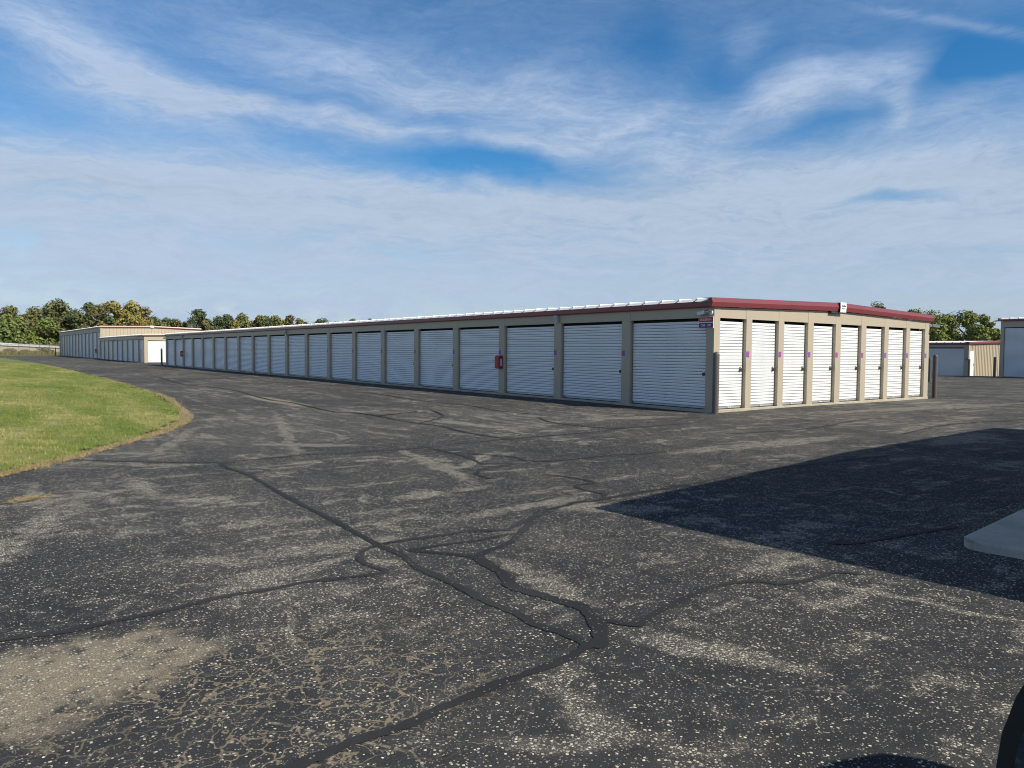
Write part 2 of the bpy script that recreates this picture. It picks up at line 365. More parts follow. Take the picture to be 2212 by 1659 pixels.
MAT['bark'] = simple('bark', (.10, .085, .07), .9, var=.3, scale=6)
MAT['paleback'] = simple('pale bare wood', (.30, .27, .24), .9, var=.2, scale=6)

# ------------------------------------------------------------------ mesh helpers
class MB:
    def __init__(s): s.v = []; s.f = []; s.m = []
    def quadstrip(s): pass
    def poly(s, pts, mi=0):
        b = len(s.v); s.v += [tuple(q) for q in pts]; s.f.append(tuple(range(b, b + len(pts)))); s.m.append(mi)
    def box(s, x0, x1, y0, y1, z0, z1, mi=0):
        b = len(s.v)
        s.v += [(x, y, z) for z in (z0, z1) for y in (y0, y1) for x in (x0, x1)]
        for q in ((0, 2, 3, 1), (4, 5, 7, 6), (0, 1, 5, 4), (2, 6, 7, 3), (0, 4, 6, 2), (1, 3, 7, 5)):
            s.f.append(tuple(b + i for i in q)); s.m.append(mi)
    def prism(s, prof, axis, a0, a1, mi=0):
        """closed profile (list of 2-D points) swept along axis 0/1/2 from a0 to a1"""
        n = len(prof); b = len(s.v)
        for a in (a0, a1):
            for u, v in prof:
                s.v.append((a, u, v) if axis == 0 else (u, a, v) if axis == 1 else (u, v, a))
        for i in range(n):
            j = (i + 1) % n; s.f.append((b + i, b + j, b + n + j, b + n + i)); s.m.append(mi)
        s.f.append(tuple(b + i for i in reversed(range(n)))); s.f.append(tuple(b + n + i for i in range(n))); s.m += [mi, mi]
    def tube(s, p0, p1, r0, r1=None, n=8, mi=0, cap=True):
        r1 = r0 if r1 is None else r1
        p0, p1 = Vector(p0), Vector(p1); d = (p1 - p0).normalized()
        u = d.orthogonal().normalized(); v = d.cross(u); b = len(s.v)
        for p_, r in ((p0, r0), (p1, r1)):
            for i in range(n):
                a = 2 * math.pi * i / n; q = p_ + r * (math.cos(a) * u + math.sin(a) * v); s.v.append(tuple(q))
        for i in range(n):
            j = (i + 1) % n; s.f.append((b + i, b + j, b + n + j, b + n + i)); s.m.append(mi)
        if cap:
            s.f.append(tuple(b + i for i in reversed(range(n)))); s.f.append(tuple(b + n + i for i in range(n))); s.m += [mi, mi]
    def lathe(s, prof, n=20, mi=0, c=(0, 0)):
        b = len(s.v)
        for r, z in prof:
            for i in range(n):
                a = 2 * math.pi * i / n; s.v.append((c[0] + r * math.cos(a), c[1] + r * math.sin(a), z))
        for k in range(len(prof) - 1):
            for i in range(n):
                j = (i + 1) % n; s.f.append((b + k * n + i, b + k * n + j, b + (k + 1) * n + j, b + (k + 1) * n + i)); s.m.append(mi)
        s.f.append(tuple(b + (len(prof) - 1) * n + i for i in range(n))); s.m.append(mi)
    def mesh(s, name, mats):
        me = bpy.data.meshes.new(name); me.from_pydata(s.v, [], s.f)
        for q in (mats if isinstance(mats, (list, tuple)) else [mats]): me.materials.append(q)
        if any(s.m): me.polygons.foreach_set('material_index', s.m)
        bm = bmesh.new(); bm.from_mesh(me); bmesh.ops.recalc_face_normals(bm, faces=bm.faces); bm.to_mesh(me); bm.free()
        return me
    def obj(s, name, mats, parent=None, loc=(0, 0, 0), smooth=False):
        me = s.mesh(name, mats)
        if smooth: me.polygons.foreach_set('use_smooth', [True] * len(me.polygons))
        return link(name, me, parent, loc)
def link(name, data, parent=None, loc=(0, 0, 0), rot=(0, 0, 0), sc=(1, 1, 1)):
    o = bpy.data.objects.new(name, data); COL.objects.link(o); o.parent = parent
    o.location = loc; o.rotation_euler = rot; o.scale = sc
    return o
def tag(o, label=None, cat=None, group=None, kind=None):
    if label: o['label'] = label
    if cat: o['category'] = cat
    if group: o['group'] = group
    if kind: o['kind'] = kind
    return o
def empty(name, loc, label, cat, group=None, rz=0):
    return tag(link(name, None, None, loc, (0, 0, rz)), label, cat, group)
def bevel(o, wd, seg=2):
    b = o.modifiers.new('bevel', 'BEVEL'); b.width = wd; b.segments = seg; b.limit_method = 'ANGLE'; return o
def text(name, body, size, mat_, parent, loc, rot, sx=1., bold=0., align='CENTER', ext=.0015):
    cu = bpy.data.curves.new(name, 'FONT'); cu.body = body; cu.size = size; cu.align_x = align; cu.align_y = 'CENTER'
    cu.extrude = ext; cu.offset = bold; cu.materials.append(mat_); cu.resolution_u = 3
    o = bpy.data.objects.new('t', cu); COL.objects.link(o)
    me = bpy.data.meshes.new_from_object(o.evaluated_get(bpy.context.evaluated_depsgraph_get())); me.name = name
    bpy.data.objects.remove(o)
    return link(name, me, parent, loc, rot, (sx, 1, 1))

# ------------------------------------------------------------------ ground
CP = np.array([(-15.6,-12,-.12),(-10,-7,-.13),(0,.2,-.08),(0,6,-.05),(0,9.5,-.065),(12,0,-.06),(3,0,-.045),(13.5,.4,-.11),(31.2,8.2,-.12),(56.2,15.8,-.475),(44.3,9.2,-.05),(46,4,-.05),(0,30,-.04),(0,61,-.02),(.6,74,.02),(1.3,108,.05),(1.4,158,.06),(-9,60,-.02),(-10,14,-.06),(-14,0,-.10),(-10,117,.05),(-9,150,.05),(60,60,-.2),(80,-20,-.25),(0,-40,-.15),(-40,-20,-.1),(-30,60,0),(12,61,-.05)])
def gvec(x, y):
    x = np.asarray(x, float); y = np.asarray(y, float)
    wt = 1 / ((x[..., None] - CP[:, 0]) ** 2 + (y[..., None] - CP[:, 1]) ** 2 + 4.0) ** 1.5
    return (wt * CP[:, 2]).sum(-1) / wt.sum(-1)
def g(x, y): return float(gvec(np.array([x]), np.array([y]))[0])
def grid(name, xs, ys, mat_, dz=0., edge=None):
    X, Y = np.meshgrid(xs, ys); 
    if edge is not None: Y = edge(X, Y)
    Z = gvec(X, Y) + dz
    nx, ny = len(xs), len(ys)
    V = np.stack([X, Y, Z], -1).reshape(-1, 3)
    i = (np.arange(ny - 1)[:, None] * nx + np.arange(nx - 1)).reshape(-1)
    Fc = np.stack([i, i + 1, i + nx + 1, i + nx], 1)
    me = bpy.data.meshes.new(name); me.from_pydata(V.tolist(), [], Fc.tolist()); me.materials.append(mat_)
    return link(name, me)
fx = np.concatenate([[-3000, -900, -300, -120], np.arange(-72, 132, 6.), [150, 200, 300, 500, 900, 3000.]])
fy = np.concatenate([[-3000, -900, -300, -120], np.arange(-66, 190, 6.), [200, 220, 260, 300, 500, 900, 3000.]])
tag(grid('field', fx, fy, MAT['field'], -.05), 'rough grassy field around the storage yard', None, None, 'structure')
ys = np.concatenate([np.arange(-48, 32, 1.), np.arange(32, 149, 3.), [149.]])
xs = np.concatenate([np.arange(-28, 26, 1.), np.arange(26, 112, 3.)])
def aedge(X, Y):                          # the far edge of the lot runs slightly oblique
    return np.where(Y > 148, 149 + (X + 9) * 1.15, Y)
lot = tag(grid('asphalt', xs, ys, MAT['asphalt'], 0., aedge), 'dark worn asphalt lot with pale exposed stone', None, None, 'structure')

SEAL = [[.075,[[-12.65,-1.49],[-12.72,-1.8],[-12.73,-2.28],[-12.67,-2.69],[-12.7,-3.08],[-12.73,-3.57],[-12.76,-4.18],[-12.79,-4.81],[-12.8,-5.21],[-12.81,-5.77],[-12.85,-6.25],[-12.87,-6.6],[-12.87,-6.78],[-12.86,-7.02],[-12.91,-7.35],[-12.92,-7.64],[-12.92,-7.89],[-12.93,-8.18],[-12.93,-8.42],[-12.92,-8.61],[-12.93,-8.78],[-12.90,-8.99],[-12.90,-9.2]]],
[.075,[[-14.77,.3],[-14.41,0],[-13.85,-.57],[-13.42,-.98],[-12.68,-1.53],[-12.25,-1.48],[-11.77,-1.46],[-11.24,-1.44],[-11.03,-1.57],[-10.81,-1.61],[-10.02,-1.68],[-9.41,-1.66],[-8.72,-1.56],[-7.69,-1.52],[-6.91,-1.53],[-5.71,-1.56],[-4.77,-1.43],[-3.72,-1.44],[-2.67,-1.49]]],
[.065,[[-15.9,-7.2],[-15.36,-7.28],[-15.1,-7.33],[-14.89,-7.31],[-14.72,-7.3],[-14.54,-7.28],[-14.29,-7.24],[-14.03,-7.24],[-13.89,-7.26],[-13.7,-7.24],[-13.54,-7.29],[-13.4,-7.32],[-13.26,-7.35],[-13.16,-7.33],[-13.17,-7.17],[-13.19,-7.01],[-13.12,-6.83],[-12.98,-6.7],[-12.87,-6.66]]],
[.08,[[-12.83,-6.63],[-12.53,-6.64],[-12.24,-6.67],[-11.98,-6.67],[-11.72,-6.82],[-11.55,-6.75],[-11.34,-6.66],[-11.1,-6.53],[-10.85,-6.39],[-10.53,-6.32],[-10.38,-6.28],[-10.09,-6.32],[-9.37,-6.26],[-8.99,-6.28],[-8.56,-6.32]]],
[.06,[[-12.72,-6.91],[-12.41,-6.95],[-12.14,-6.98],[-11.86,-6.97],[-11.75,-6.98]]],
[.085,[[-11.3,-6.69],[-11.56,-6.89],[-11.83,-7.13],[-11.99,-7.21],[-12.26,-7.32],[-12.41,-7.36],[-12.55,-7.18],[-12.73,-6.93]]],
[.11,[[-12.41,-7.36],[-12.46,-7.62],[-12.5,-7.84],[-12.61,-8.08],[-12.61,-8.25],[-12.58,-8.43],[-12.54,-8.58],[-12.52,-8.7],[-12.57,-8.83],[-12.63,-8.97],[-12.74,-9.10],[-12.90,-9.22]]],
[.07,[[-14.9,-9.38],[-14.68,-9.36],[-14.59,-9.38],[-14.49,-9.36],[-14.35,-9.35],[-14.19,-9.35],[-14.03,-9.34],[-13.86,-9.31],[-13.67,-9.28],[-13.5,-9.26],[-13.31,-9.26],[-13.13,-9.24],[-13,-9.21],[-12.86,-9.17],[-12.74,-9.12]]],
[.06,[[-12.69,-8.95],[-12.56,-8.98],[-12.46,-9.12],[-12.3,-9.07],[-12.07,-9.02],[-11.5,-8.92],[-11.17,-9.03],[-11.09,-9.15],[-10.82,-9.23],[-10.52,-9.24],[-10.41,-9.37]]],
[.07,[[-9.49,-1.79],[-9.47,-2.35],[-9.57,-3.08],[-9.67,-3.56],[-9.29,-3.8],[-9.87,-3.92],[-10.17,-4.12],[-10.29,-4.41],[-10.24,-4.65]]],
[.06,[[-9.3,-2.67],[-8.94,-3.23],[-8.99,-3.69],[-8.53,-3.94],[-7.63,-3.96],[-7.09,-4.13],[-6.68,-4.19]]],
[.06,[[-9.54,-4.68],[-9.41,-4.99],[-9.38,-5.5],[-9.71,-5.53],[-9.82,-5.83],[-9.81,-6.13],[-10.09,-6.32]]],
[.08,[[-6.49,33.81],[-7.6,22.61],[-7.23,19.59],[-7.22,15.92],[-7.58,13.1],[-7.87,10.52],[-7.77,8.83],[-7.91,7.09],[-8.01,5.24],[-7.7,4.87],[-7.63,3.78],[-7.72,2.22],[-7.57,1.11],[-7.79,-.48],[-7.69,-1.52]]],
[.07,[[-7.63,3.78],[-6.84,4.05],[-6.21,4.37],[-6.38,5.07],[-6.87,5.02]]],
[.07,[[-5.79,4.34],[-6.32,2.93],[-7.18,2.09],[-7.57,1.84]]],
[.07,[[-2.46,54.03],[-2.92,42.84],[-3.33,32.39],[-4.37,25.41],[-3.53,23.82],[-3.92,17.02],[-3.93,14.82],[-3.55,12.42],[-3.94,9.22],[-4.15,7.02],[-4.04,5.2],[-4.34,3.36],[-4.18,2]]],
[.06,[[-8.88,-6.2],[-8.35,-6.25],[-7.62,-6.19],[-6.52,-6.17],[-5.82,-6.24],[-5.07,-6.31],[-3.98,-6.5]]],
[.05,[[-.07,-.26],[-.07,-.84],[.64,-1.05],[.36,-1.95],[.17,-2.57],[.36,-2.94]]],
[.08,[[-4.66,1.37],[-5.09,.5],[-5.16,-.49],[-4.93,-1.21],[-4.77,-1.43]]],
[.06,[[-9.78,-8.76],[-9.53,-8.9],[-8.9,-9.01],[-8.21,-9.13]]],
[.05,[[8.5,-2.2],[11,-2.6],[14,-2.4],[17.5,-1.9]]], [.05,[[14.5,2.5],[18,3.3],[23,3.2],[29,4.6],[34,5.2]]], [.05,[[-4,-3.2],[-1.5,-3.6],[1.6,-3.2],[4.2,-3.9]]], [.05,[[-1,-5.2],[2,-4.9],[5,-5.3],[9.5,-5.0]]]]
rs = random.Random(3)
def catmull(P, n):
    P = [Vector(q) for q in P]; o = []
    for i in range(len(P) - 1):
        a, b, c, d = P[max(i - 1, 0)], P[i], P[i + 1], P[min(i + 2, len(P) - 1)]
        for k in range(n):
            t_ = k / n; o.append(.5 * ((2 * b) + (c - a) * t_ + (2 * a - 5 * b + 4 * c - d) * t_ ** 2 + (3 * b - a - 3 * c + d) * t_ ** 3))
    o.append(P[-1]); return o
for si, (wd, pts) in enumerate(SEAL):
    P = catmull(pts, 10); L_, Rr = [], []
    for i, q in enumerate(P):
        d = (P[min(i + 1, len(P) - 1)] - P[max(i - 1, 0)]).normalized(); nrm = Vector((-d.y, d.x))
        e_ = .35 if i in (0, len(P) - 1) else 1
        wl = wd * .5 * e_ * (1 + rs.uniform(-.10, .10) + .22 * math.sin(i * .31 + si) + .12 * math.sin(i * 1.1 + 3 * si)) * .88; wr = wd * .5 * e_ * (1 + rs.uniform(-.10, .10) + .22 * math.sin(i * .23 + 2 * si) + .12 * math.sin(i * .9 + si)) * .88
        L_.append(q + nrm * wl); Rr.append(q - nrm * wr)
    V = [(q.x, q.y, g(q.x, q.y) + (.0045 if q.y < 3 else .010) + si * .0001) for q in L_ + Rr]; n = len(P)
    me = bpy.data.meshes.new('crack_sealer'); me.from_pydata(V, [], [(i, n + i, n + i + 1, i + 1) for i in range(n - 1)]); me.materials.append(MAT['sealer'])
    link('crack_sealer', me, lot)

# lawn island
ISL = [(-46, -12), (-30, -7.5), (-21, -5.0), (-17, -2.9), (-15.17, -1.12), (-14.88, -.75), (-14.31, .02), (-13.53, 1.27), (-12.79, 2.42), (-12.18, 3.64), (-11.68, 4.96), (-11.1, 7.58), (-10.62, 10.76), (-10.23, 14.09), (-9.94, 19.07), (-9.58, 27.65), (-9.25, 40.69), (-9.01, 59.97), (-9.16, 89.17), (-10.14, 117.34)]
ISLP = catmull(ISL, 8)
iy = np.array([q.y for q in ISLP]); ix = np.array([q.x for q in ISLP])
def xb(y): return np.interp(y, iy, ix)
tt = np.concatenate([np.linspace(0, .8, 12), np.linspace(.83, .97, 10), [.98, .99, .996, 1.]])
rows = np.concatenate([iy[:1], iy[1:]])
V = []; F_ = []
rg = np.random.RandomState(5)
for y_ in rows:
    b_ = float(xb(y_)) + rg.uniform(-.05, .05)
    for q in tt:
        x_ = -60 + (b_ + 60) * q; dist = b_ - x_
        V.append((x_, y_, g(x_, y_) + .025 + .22 * min(1, dist / 7.) ** .8))
    V.append((b_ + .02, y_, g(b_, y_) - .03))
nc = len(tt) + 1
for i in range(len(rows) - 1):
    for j in range(nc - 1): F_.append((i * nc + j, i * nc + j + 1, (i + 1) * nc + j + 1, (i + 1) * nc + j))
me = bpy.data.meshes.new('lawn'); me.from_pydata(V, [], F_); me.materials.append(MAT['lawn'])
me.polygons.foreach_set('use_smooth', [True] * len(me.polygons))
lawn = tag(link('lawn', me), 'mown grass island with yellowing streaks beside the asphalt', None, None, 'structure')
# dry fringe along the lawn edge
V = []; n = 0
for i in range(3, len(ISLP)):
    q = ISLP[i]; d = (ISLP[min(i + 1, len(ISLP) - 1)] - ISLP[max(i - 1, 0)]).normalized(); nr = Vector((d.y, -d.x))
    if q.y < -4 or q.y > 70: continue
    o_ = .02 + rg.uniform(0, .08) + (.15 * math.exp(-((q.y - 6.3) / 2.2) ** 2)); 
    a_ = q - nr * .06; b_ = q + nr * o_
    V += [(a_.x, a_.y, g(a_.x, a_.y) + .033), (q.x, q.y, g(q.x, q.y) + .03), (b_.x, b_.y, g(b_.x, b_.y) + .006)]; n += 1
me = bpy.data.meshes.new('soil_edge'); me.from_pydata(V, [], [f for i in range(n - 1) for f in ((3 * i, 3 * i + 1, 3 * i + 4, 3 * i + 3), (3 * i + 1, 3 * i + 2, 3 * i + 5, 3 * i + 4))]); me.materials.append(MAT['dirt'])
link('soil_edge', me, lawn)
def blades(name, X, Y, Z, H, Wd, mat_, lab, lean=.6, parent=None):
    n = len(X); a = np.random.uniform(0, 2 * np.pi, n); la = np.random.uniform(0, 2 * np.pi, n); lm = np.random.uniform(.1, lean, n) * H
    V = np.zeros((n, 3, 3))
    V[:, 0] = np.stack([X - np.cos(a) * Wd, Y - np.sin(a) * Wd, Z], 1); V[:, 1] = np.stack([X + np.cos(a) * Wd, Y + np.sin(a) * Wd, Z], 1)
    V[:, 2] = np.stack([X + np.cos(la) * lm, Y + np.sin(la) * lm, Z + H], 1)
    me = bpy.data.meshes.new(name); me.vertices.add(3 * n); me.vertices.foreach_set('co', V.reshape(-1))
    me.loops.add(3 * n); me.loops.foreach_set('vertex_index', np.arange(3 * n, dtype=np.int32))
    me.polygons.add(n); me.polygons.foreach_set('loop_start', np.arange(0, 3 * n, 3, dtype=np.int32)); me.polygons.foreach_set('loop_total', np.full(n, 3, np.int32))
    me.update(); me.validate(); me.materials.append(mat_)
    return tag(link(name, me, parent), lab, None, None, 'stuff')
N = 260000
rr = 8 + 70 * np.random.rand(N) ** 2.0; th = np.random.uniform(R(-62), R(-6), N)
ang = th                                                # from the view axis, to the left
vx = np.sin(YAW + ang); vy = np.cos(YAW + ang)
X = CAM.x + rr * vx; Y = CAM.y + rr * vy
B = xb(Y); ok = (X < B + .03) & (X > -45) & (Y < 115); X, Y, B, rr = X[ok], Y[ok], B[ok], rr[ok]
Zl = gvec(X, Y) + .02 + .22 * np.minimum(1, np.maximum(B - X, 0) / 7.) ** .8
H = np.random.uniform(.018, .045, len(X)) * (1 + .5 * (np.random.rand(len(X)) < .06)); Wd = .004 * np.maximum(1, rr / 7.) * np.random.uniform(.7, 1.4, len(X))
blades('grass', X, Y, Z := Zl, H, Wd, MAT['blade'], 'short mown grass blades on the lawn island')
# dry stalks on the soil edge
n = 5000; i = np.random.randint(20, len(ISLP) - 30, n); X = ix[i] + np.random.normal(.03, .09, n); Y = iy[i] + np.random.uniform(-.4, .4, n); X = xb(Y) + np.random.normal(.04, .08, n)
blades('dry_grass', X, Y, gvec(X, Y) + .01, np.random.uniform(.02, .07, n), np.full(n, .006), MAT['straw'], 'dry straw coloured grass fringe at the lawn edge', 2.0)
# clump of dry straw on the asphalt
n = 260; X = np.random.normal(-15.0, .10, n); Y = -3.02 + np.random.normal(0, .06, n) + (X + 15) * .3
blades('straw_clump', X, Y, gvec(X, Y) + .006, np.random.uniform(.005, .03, n), np.full(n, .006), MAT['straw'], 'tuft of dry straw lying on the asphalt near the lawn', 9.0)

# ------------------------------------------------------------------ roll-up doors and storage buildings
PITCHZ = .083
PROF = [(-.034, 0), (-.030, .0005), (-.030, .0125), (-.002, .0135), (.003, .030), (-.0035, .044), (.003, .056), (.001, .074), (-.003, .0825), (-.034, .083)]
def slat_mesh(rows=1, z0=0.):
    b = MB()
    for k in range(rows):
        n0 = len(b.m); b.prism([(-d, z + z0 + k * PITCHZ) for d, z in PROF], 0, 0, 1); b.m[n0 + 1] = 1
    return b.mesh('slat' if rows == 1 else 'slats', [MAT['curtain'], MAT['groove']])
SLAT1 = slat_mesh(); SLATS = {}
def slats_mesh(r):
    if r not in SLATS: SLATS[r] = slat_mesh(r)
    return SLATS[r]
def door_frame_mesh(wd, h):
    b = MB()      # bottom bar, dark guides either side, dark roll behind the header
    b.box(.0, wd, .012, .03, .022, .068, 0); b.box(.0, wd, .013, .03, .0, .022, 1)
    b.box(-.035, .0, .03, .07, 0, h, 1); b.box(wd, wd + .035, .03, .07, 0, h, 1)
    return b.mesh('roll_up_door', [MAT['bar'], MAT['rubber']])
b = MB(); b.tube((0, -.006, 0), (0, .02, 0), .052, .052, 14, 0); b.tube((0, -.03, 0), (0, -.006, 0), .040, .045, 14, 1); b.box(-.015, .075, -.026, -.004, -.014, .014, 1); b.box(-.03, .03, -.008, .01, .055, .085, 0)
LATCH = b.mesh('latch', [MAT['steel'], MAT['blackmetal']])
b = MB(); b.box(-.07, .07, -.022, -.008, -.008, .010); b.box(-.055, -.03, -.03, -.022, -.02, .012); b.box(.03, .055, -.03, -.022, -.02, .012)
PULL = b.mesh('pull_handle', MAT['camwhite'])
FRAMES = {}
def door(parent, loc, rz, wd, h, single=False, latch=True, pull=True, hz=1.0, label=None):
    """a corrugated roll-up door; local x along the opening, -y outwards"""
    key = (round(wd, 3), round(h, 3))
    if key not in FRAMES: FRAMES[key] = door_frame_mesh(wd, h)
    d = link('roll_up_door', FRAMES[key], parent, loc, (0, 0, rz))
    if label: d['label'] = label
    rows = int((h - .068) / PITCHZ)
    if single:
        for k in range(rows): link('slat', SLAT1, d, (0, 0, .068 + k * PITCHZ), (0, 0, 0), (wd, 1, 1))
    else:
        tag(link('slats', slats_mesh(rows), d, (0, 0, .068), (0, 0, 0), (wd, 1, 1)), None, None, None, 'stuff')
    if latch: link('latch', LATCH, d, (wd - .09, -.01, hz))
    if pull: link('pull_handle', PULL, d, (wd * .5, .012, .05))
    return d

def part(b, name, mats, parent, **k): return b.obj(name, mats, parent, **k)

def building(name, x0, y0, z0, W_, L_, wall_h, head, label, group, long_p, gable_p, ridge, det=False, far_gable_panels=False, doorh=None):
    """a gabled metal storage building: long side on x=0 facing -x, gable on y=0 facing -y.
    long_p / gable_p: list of (start,end) of the pillars along the face; doors fill the spaces between them"""
    B_ = empty(name, (x0, y0, z0), label, 'building', group)
    T = .14
    doorh = doorh or head - .04
    eave_z = wall_h + .03
    # slab edge
    f = MB(); f.box(-.018, W_ + .018, -.018, L_ + .018, -.5, -.0)
    fo = f.obj('foundation', MAT['foundation'], B_); bevel(fo, .008, 1)
    # dark inner shell so that nothing shines through
    s = MB(); s.box(T + .06, W_ - T - .06, T + .06, L_ - T - .06, .0, wall_h + .02); s.obj('light_blocker', MAT['darkgap'], B_)
    # pillars and header panels, long side
    for a, c in long_p:
        p_ = MB(); p_.box(0, T, a, c, .0, wall_h + .02); part(p_, 'pillar', MAT['beige'], B_)
    for (a, c), (a2, c2) in zip(long_p[:-1], long_p[1:]):
        p_ = MB(); p_.box(.003, .09, c + .002, a2 - .002, head, wall_h + .02); part(p_, 'header_panel', MAT['beige'], B_)
    if gable_p:
        for i, (a, c) in enumerate(gable_p):
            rise = lambda x: wall_h + .02 + (ridge - wall_h) * .0
            p_ = MB(); p_.box(a + (T if i == 0 else 0), c, 0, T, .0, wall_h + .05) if i else p_.box(T + .001, c, 0, T, .0, wall_h + .05)
            if i == 0: p_.box(.001, T + .001, -.0, T - .001, .0, .001)
            part(p_, 'pillar', MAT['beige'], B_)
    return B_

# geometry of a gabled roof with standing panels: near slope in separate panels, far slope as one sheet
def roof(B_, W_, L_, z_e, z_r, pitch=.61, singles=True, xr=None):
    xr = xr or W_ / 2
    def panel(n, y0_):
        p_ = MB()
        for k in range(n):
            y = y0_ + k * pitch; g0, g1 = y + .012, y + pitch - .012
            zt = z_e + .08
            A_ = [(-.085, z_e - .003), (.10, zt), (xr, z_r + .05)]
            # sheet, folded down over the eave
            for (xa, za), (xb_, zb) in zip(A_[:-1], A_[1:]):
                i0 = .022 if xa < 0 else 0
                p_.poly([(xa, g0 + i0, za), (xa, g1 - i0, za), (xb_, g1, zb), (xb_, g0, zb)])
            p_.poly([(-.085, g0 + .022, z_e - .003), (.0, g0 + .022, z_e - .02), (.0, g1 - .022, z_e - .02), (-.085, g1 - .022, z_e - .003)])
            # standing seam
            ye = y + pitch
            p_.poly([(.06, ye - .012, zt - .01), (.06, ye + .012, zt - .01), (.06, ye + .009, zt + .035), (.06, ye - .009, zt + .035)])
            for s_ in (-1, 1):
                p_.poly([(.06, ye + s_ * .012, zt - .01), (xr, ye + s_ * .012, z_r + .05), (xr, ye + s_ * .009, z_r + .09), (.06, ye + s_ * .009, zt + .035)])
            p_.poly([(.06, ye - .009, zt + .035), (.06, ye + .009, zt + .035), (xr, ye + .009, z_r + .09), (xr, ye - .009, z_r + .09)])
        return p_
    n = int(round(L_ / pitch)); pitch = L_ / n
    if singles:
        me = panel(1, 0).mesh('roof_panel', MAT['white_roof'])
        for k in range(n): link('roof_panel', me, B_, (0, k * pitch, 0))
    else:
        tag(panel(n, 0).obj('roof_panels', MAT['white_roof'], B_), None, None, None, 'stuff')
    s = MB(); s.prism([(xr + .02, z_r + .05), (W_ + .08, z_e + .06), (W_ + .08, z_e + .03), (xr + .02, z_r + .02)], 1, 0, L_)
    s.obj('roof_slope', MAT['white_roof'], B_)

def eave_trim(B_, L_, zb, zt):
    s = MB(); s.prism([(-.002, zb), (-.06, zb), (-.078, zb + .03), (-.078, zt), (-.002, zt)], 1, -.02, L_ + .02)
    return s.obj('eave_trim', MAT['red'], B_)
def gable_trim(B_, W_, xr, zb_e, zt_e, zb_r, zt_r, x_l=-.24, x_r=None, y=0.):
    x_r = x_r or W_ + .06
    s = MB()
    def ring(x, zb, zt):
        zc = zb + (zt - zb) * .5
        return [(x, y + .0, zt), (x, y - .09, zt), (x, y - .128, zc), (x, y - .09, zb), (x, y + .0, zb)]
    Rg = [ring(x_l, zb_e, zt_e), ring(xr, zb_r, zt_r), ring(x_r, zb_e, zt_e)]
    for a, c in zip(Rg[:-1], Rg[1:]):
        for i in range(5):
            j = (i + 1) % 5; s.poly([a[i], a[j], c[j], c[i]])
    s.poly(Rg[0]); s.poly(list(reversed(Rg[-1])))
    # flat flange that caps the roof edge
    for (xa, za), (xb_, zb) in (((x_l, zt_e), (xr, zt_r)), ((xr, zt_r), (x_r, zt_e))):
        s.poly([(xa, y - .09, za + .003), (xb_, y - .09, zb + .003), (xb_, y + .25, zb + .003), (xa, y + .25, za + .003)])
        s.poly([(xa, y - .09, za - .004), (xa, y + .25, za - .004), (xb_, y + .25, zb - .004), (xb_, y - .09, zb - .004)])
    return s.obj('gable_trim', MAT['red'], B_)

# ---------------- the long building in front
WM, LM_, WH, HD = 12.06, 61.2, 2.645, 2.39
MB_ = empty('storage_building', (0, 0, 0), 'long low beige storage building with red roof trim and rows of white roll-up doors', 'building', 'beige metal storage buildings')
T = .14
f = MB(); f.box(-.016, WM + .016, -.016, LM_ + .016, -.5, 0); bevel(f.obj('foundation', MAT['foundation'], MB_), .01, 1)
s = MB(); s.box(.24, WM - .24, .24, LM_ - .24, .0, 2.66); s.obj('light_blocker', MAT['darkgap'], MB_)  # dark box added inside to block light behind the door gaps
s = MB(); s.box(WM - .1, WM, .4, LM_, 0, 2.66); s.box(.14, WM - .1, LM_ - .1, LM_, 0, 2.66); s.obj('rear_wall', MAT['tan'], MB_)
lp = [(.0, .25)] + [(3.048 * k - .10, 3.048 * k + .235) for k in range(1, 20)] + [(60.92, 61.2)]
for i, (a, c) in enumerate(lp):
    b = MB()
    if i == 0:      # folded corner post
        b.prism([(0, 0), (.24, 0), (.24, T), (T, T), (T, .25), (0, .25)], 2, 0, 2.66)
        b.obj('corner_post', MAT['beige'], MB_)
    else:
        b.box(0, T, a, c, 0, 2.66); b.obj('pillar', MAT['beige'], MB_)
for (a, c), (a2, c2) in zip(lp[:-1], lp[1:]):
    b = MB(); b.box(.004, .085, c + .004, a2 - .004, HD, 2.66); b.obj('header_panel', MAT['beige'], MB_)
gp = [(.0, .24), (1.37, 1.62), (2.86, 3.12), (4.34, 4.63), (5.85, 6.15), (7.37, 7.67), (8.86, 9.13), (10.36, 10.62), (11.74, 12.06)]
def zg(x): return 2.655 + .12 * (1 - abs(x - 6.03) / 6.03)
for i, (a, c) in enumerate(gp[1:]):
    b = MB(); b.prism([(a, 0), (c, 0), (c, zg(c)), (a, zg(a))], 1, 0, T); b.obj('pillar', MAT['beige'], MB_)
for (a, c), (a2, c2) in zip(gp[:-1], gp[1:]):
    b = MB(); b.prism([(c + .004, HD), (a2 - .004, HD), (a2 - .004, zg(a2)), (c + .004, zg(c))], 1, .004, .085); b.obj('header_panel', MAT['beige'], MB_)
DH = 2.35
for i, ((a, c), (a2, c2)) in enumerate(zip(lp[:-1], lp[1:])):
    # local x runs from the far jamb towards the camera: rotate so that -y faces -x
    d = door(MB_, (.10, a2 - .035, .0), R(-90), a2 - c - .07, DH, single=i < 7, latch=i < 8, pull=True, hz=.92)
for i, ((a, c), (a2, c2)) in enumerate(zip(gp[:-1], gp[1:])):
    d = door(MB_, (c + .035, .10, .0), 0, a2 - c - .07, DH, single=i < 3, latch=True, pull=True, hz=1.03)
roof(MB_, WM, LM_, 2.815, 2.99)
eave_trim(MB_, LM_, 2.655, 2.80)
gable_trim(MB_, WM, 6.03, 2.66, 2.885, 2.785, 3.03)
